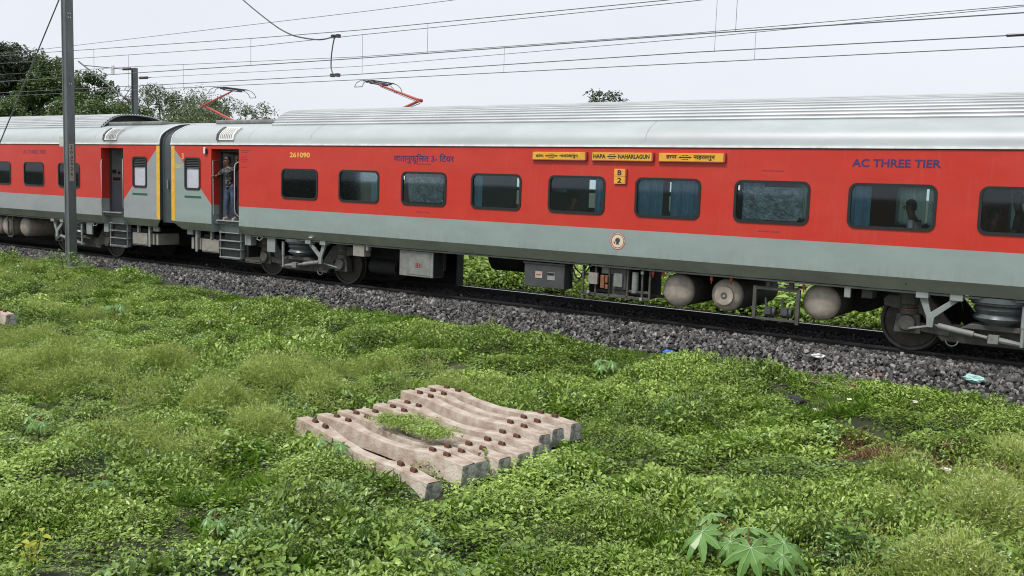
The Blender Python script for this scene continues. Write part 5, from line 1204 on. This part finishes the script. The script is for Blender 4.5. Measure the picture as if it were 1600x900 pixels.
# scrubby weed in front of the mast
x, y = -2.3, -3.2
e = empty('tall_weed', (x, y, float(gz(x, y)))); tag(e, 'tall leafy weed growing at the foot of the mast', 'plant'); r_ = np.random.RandomState(8)
for s_ in range(6):
    a = r_.uniform(0, 6.28); top = Vector((math.cos(a)*.45, math.sin(a)*.45, r_.uniform(.35, .65))); MB().tube([(0, 0, 0), top*.55+Vector((0, 0, .1)), top], [.01, .008, .004], 6).build('stem', M['stem'], e)
n = 420; a = r_.uniform(0, 6.28, n); d = .55*np.sqrt(r_.rand(n)); zz_ = .6*(1-.5*(d/.55)**2)*r_.rand(n)**.6; L_ = r_.uniform(.05, .09, n)
V, F = place_leaves(np.stack([d*np.cos(a)*1.3, d*np.sin(a), zz_], 1), a, r_.normal(.2, .4, n), r_.normal(0, .4, n), L_, L_*.45, r_.uniform(.2, .7, n), r_.uniform(.1, .4, n))
o = bpy.data.objects.new('foliage', np_mesh('foliage', V, F, M['broad'], False)); COL.objects.link(o); o.parent = e

# ---------------------------------------------------------------- litter
def crumple(name, px, py, r_, m, label, flat=.5, z=-.30, seed=1, cat='litter', xy=None):
    import bmesh
    x, y = xy or unproj(px, py, z); z = float(gz(x, y))+.07 if y < -2.6 else float(max(gz(x, y), bed_z(y)))+.05; bm = bmesh.new(); bmesh.ops.create_icosphere(bm, subdivisions=3, radius=1); q = random.Random(seed)
    ph = [(Vector((q.gauss(0, 1), q.gauss(0, 1), q.gauss(0, 1)))*2.2, q.random()*6) for _ in range(6)]
    for v_ in bm.verts:
        k = 1+sum(math.sin(v_.co.dot(a_)*1.3+p_) for a_, p_ in ph)*.17+q.uniform(-.12, .12); v_.co = Vector((v_.co.x*r_*k*1.3, v_.co.y*r_*k, v_.co.z*r_*k*flat))
    me = bpy.data.meshes.new(name); bm.to_mesh(me); bm.free(); me.materials.append(m); o = bpy.data.objects.new(name, me); COL.objects.link(o); o.location = (x, y, z+.02); tag(o, label, cat); return o
crumple('plastic_bag', 1047, 548, .085, M['bagblue'], 'crumpled bright blue plastic bag on the edge of the stones', .5, -.26, 2, 'plastic bag')
crumple('plastic_bag', 1520, 608, .085, M['bagteal'], 'crumpled pale teal plastic bag beside the stones at the right', .6, -.30, 3, 'plastic bag')
crumple('cloth_rag', 1238, 617, .12, M['cloth'], 'black rag lying on the grass below the stones', .45, -.34, 4, 'rag')
for i, (px, py, r_, lb) in enumerate(((1276, 622, .032, 'white scrap beside the black rag'), (1430, 624, .022, 'white paper scrap on the grass left of the teal bag'), (1328, 622, .022, 'small pale scrap right of the black rag'), (1213, 578, .05, 'white scrap at the left end of the rubble'), (1482, 700, .028, 'white scrap at the right end of the dry reddish patch'), (1280, 574, .06, 'whitish lump on top of the rubble'), (700, 430, .10, 'white paper lying on the far stones, seen beside the grey cabinet'))):
    crumple('paper_scrap', px, py, r_, M['paper'], lb, .6, -.30 if i < 6 else -.12, 20+i, 'litter')
for i, (px, py, lb) in enumerate(((1375, 580, 'reddish brick fragment among the dark stones'), (1335, 590, 'brick fragment at the foot of the rubble'), (668, 466, 'dull red fragment on the stones below the grey cabinet'))):
    crumple('brick_fragment', px, py, .03, M['brick'], lb, .6, -.18, 40+i, 'brick')

# ---------------------------------------------------------------- trees
M['treedark'] = leaf_mat('tree_leaf_dark', (.042, .062, .030), (.082, .116, .052), (.135, .182, .082), trans=.15)
M['treemid'] = leaf_mat('tree_leaf_mid', (.06, .105, .026), (.125, .195, .05), (.21, .30, .085), trans=.2)
M['treepale'] = leaf_mat('tree_leaf_pale', (.09, .125, .05), (.16, .21, .095), (.26, .32, .17), trans=.25)
def tree(name, px, ypl, ztop, width, n, m, label, seed, leaf=.16, base_z=-.5, lobes=9, gap=.55, cat='tree', low=.25, xw=None):
    """crown of many small leaf faces gathered in clumps along limbs"""
    x0 = xw if xw is not None else CPOS.x+(fw.x+r2.x*(px-800)/CF)/(fw.y+r2.y*(px-800)/CF)*(ypl-CPOS.y)
    e = empty(name, (x0, ypl, base_z)); tag(e, label, cat, 'trees behind the train'); r_ = np.random.RandomState(seed); H = (ztop-base_z)*1.07
    tk = MB(); tk.tube([(0, 0, 0), (.1, 0, H*.25), (.0, .1, H*.5)], [H*.028, H*.022, H*.014], 10)
    cl = []
    for k in range(lobes):
        a = r_.uniform(0, 6.28); rad = width*.5*np.sqrt(r_.rand())*.8; zz_ = H*(low+.12+(.80-low)*r_.rand()); 
        if k == 0: rad, zz_ = width*.05, H*.86
        zz_ = min(zz_, H*(.93-.45*(rad/(width*.5))**2)); c = np.array([math.cos(a)*rad, math.sin(a)*rad, zz_]); cl.append((c, width*r_.uniform(.17, .27)))
        tk.tube([(0, .05, H*.3), tuple(c*[.5, .5, .75]), tuple(c)], [H*.012, H*.007, H*.003], 6)
    tk.build('trunk', M['bark'], e, smooth=True)
    # sub-clumps inside each lobe
    B_ = []
    for c, R_ in cl:
        ns = 22
        for _ in range(ns):
            v_ = r_.randn(3); v_ /= np.linalg.norm(v_); v_[2] = v_[2]*.75; s_ = c+v_*R_*r_.uniform(.45, 1.05); B_.append((s_, R_*r_.uniform(.22, .42)))
    k = r_.randint(0, len(B_), n); C = np.array([B_[i][0] for i in k]); RR = np.array([B_[i][1] for i in k]); v_ = r_.randn(n, 3); v_ /= np.linalg.norm(v_, axis=1)[:, None]
    P = C+v_*(RR*r_.uniform(.3, 1, n)**gap)[:, None]; P[:, 2] = np.minimum(P[:, 2], H)
    L_ = r_.uniform(.7, 1.3, n)*leaf; az = np.arctan2(v_[:, 1], v_[:, 0])+r_.uniform(-1, 1, n)
    V, F = place_leaves(P, az, r_.normal(-.1, .5, n), r_.normal(0, .6, n), L_, L_*.55, r_.uniform(.2, .8, n), r_.uniform(.1, .4, n))
    o = bpy.data.objects.new('crown', np_mesh('crown', V, F, m, False)); COL.objects.link(o); o.parent = e
    return e
def tz(px, py, ypl):
    d = fw+r2*((px-800)/CF)-u2*((py-450)/CF); return CPOS.z+d.z*(ypl-CPOS.y)/d.y
tree('broadleaf_tree', 0, 26, tz(25, 55, 26), 9.0, 70000, M['treedark'], 'tall dark tree at the left edge, the highest of all', 1, .22, lobes=20, low=.05)
tree('broadleaf_tree', 85, 24, tz(85, 104, 24), 6.6, 44000, M['treemid'], 'rounded mid-green tree behind the mast, right of the dark tree', 2, .20, lobes=20, low=.0)
tree('broadleaf_tree', 158, 25, tz(158, 120, 25), 6.4, 40000, M['treemid'], 'green tree right of the mast, ending by the distant mast', 3, .20, lobes=18, low=.0)
tree('bush', 120, 18, tz(120, 158, 18), 7, 26000, M['treemid'], 'green scrub between the two green trees, behind the mast', 5, .16, lobes=12, low=.0)
tree('bush', 18, 14, tz(20, 165, 14), 5, 16000, M['treemid'], 'low bright green bush at the left edge just above the train roof', 4, .15, lobes=9, low=.05)
for i, (px, top, w, lb) in enumerate(((255, 134, 4.2, 'pale willowy tree just right of the distant mast'), (300, 140, 4.0, 'pale willowy tree behind the left pantograph arm'), (350, 152, 3.6, 'pale willowy tree under the left pantograph head'), (402, 157, 3.2, 'thin pale treetop at the right end of the row'))):
    tree('willowy_tree', px, 24+i, tz(px, top, 24+i), w*1.25, 12000, M['treepale'], lb, 10+i, .13, lobes=15, gap=.8, low=.1)
tree('bush', 215, 20, tz(215, 166, 20), 5, 14000, M['treemid'], 'low green bush at the foot of the distant mast', 20, .15, lobes=8, low=.05)
tree('bush', 320, 20, tz(320, 172, 20), 9, 22000, M['treepale'], 'low scrub along the roofline below the willowy trees', 21, .14, lobes=12, low=.05)
tree('broadleaf_tree', 930, 45, tz(930, 137, 45), 5.2, 5000, M['treedark'], 'lone treetop showing above the middle of the train roof', 30, .2, lobes=12, gap=.8, low=.3)
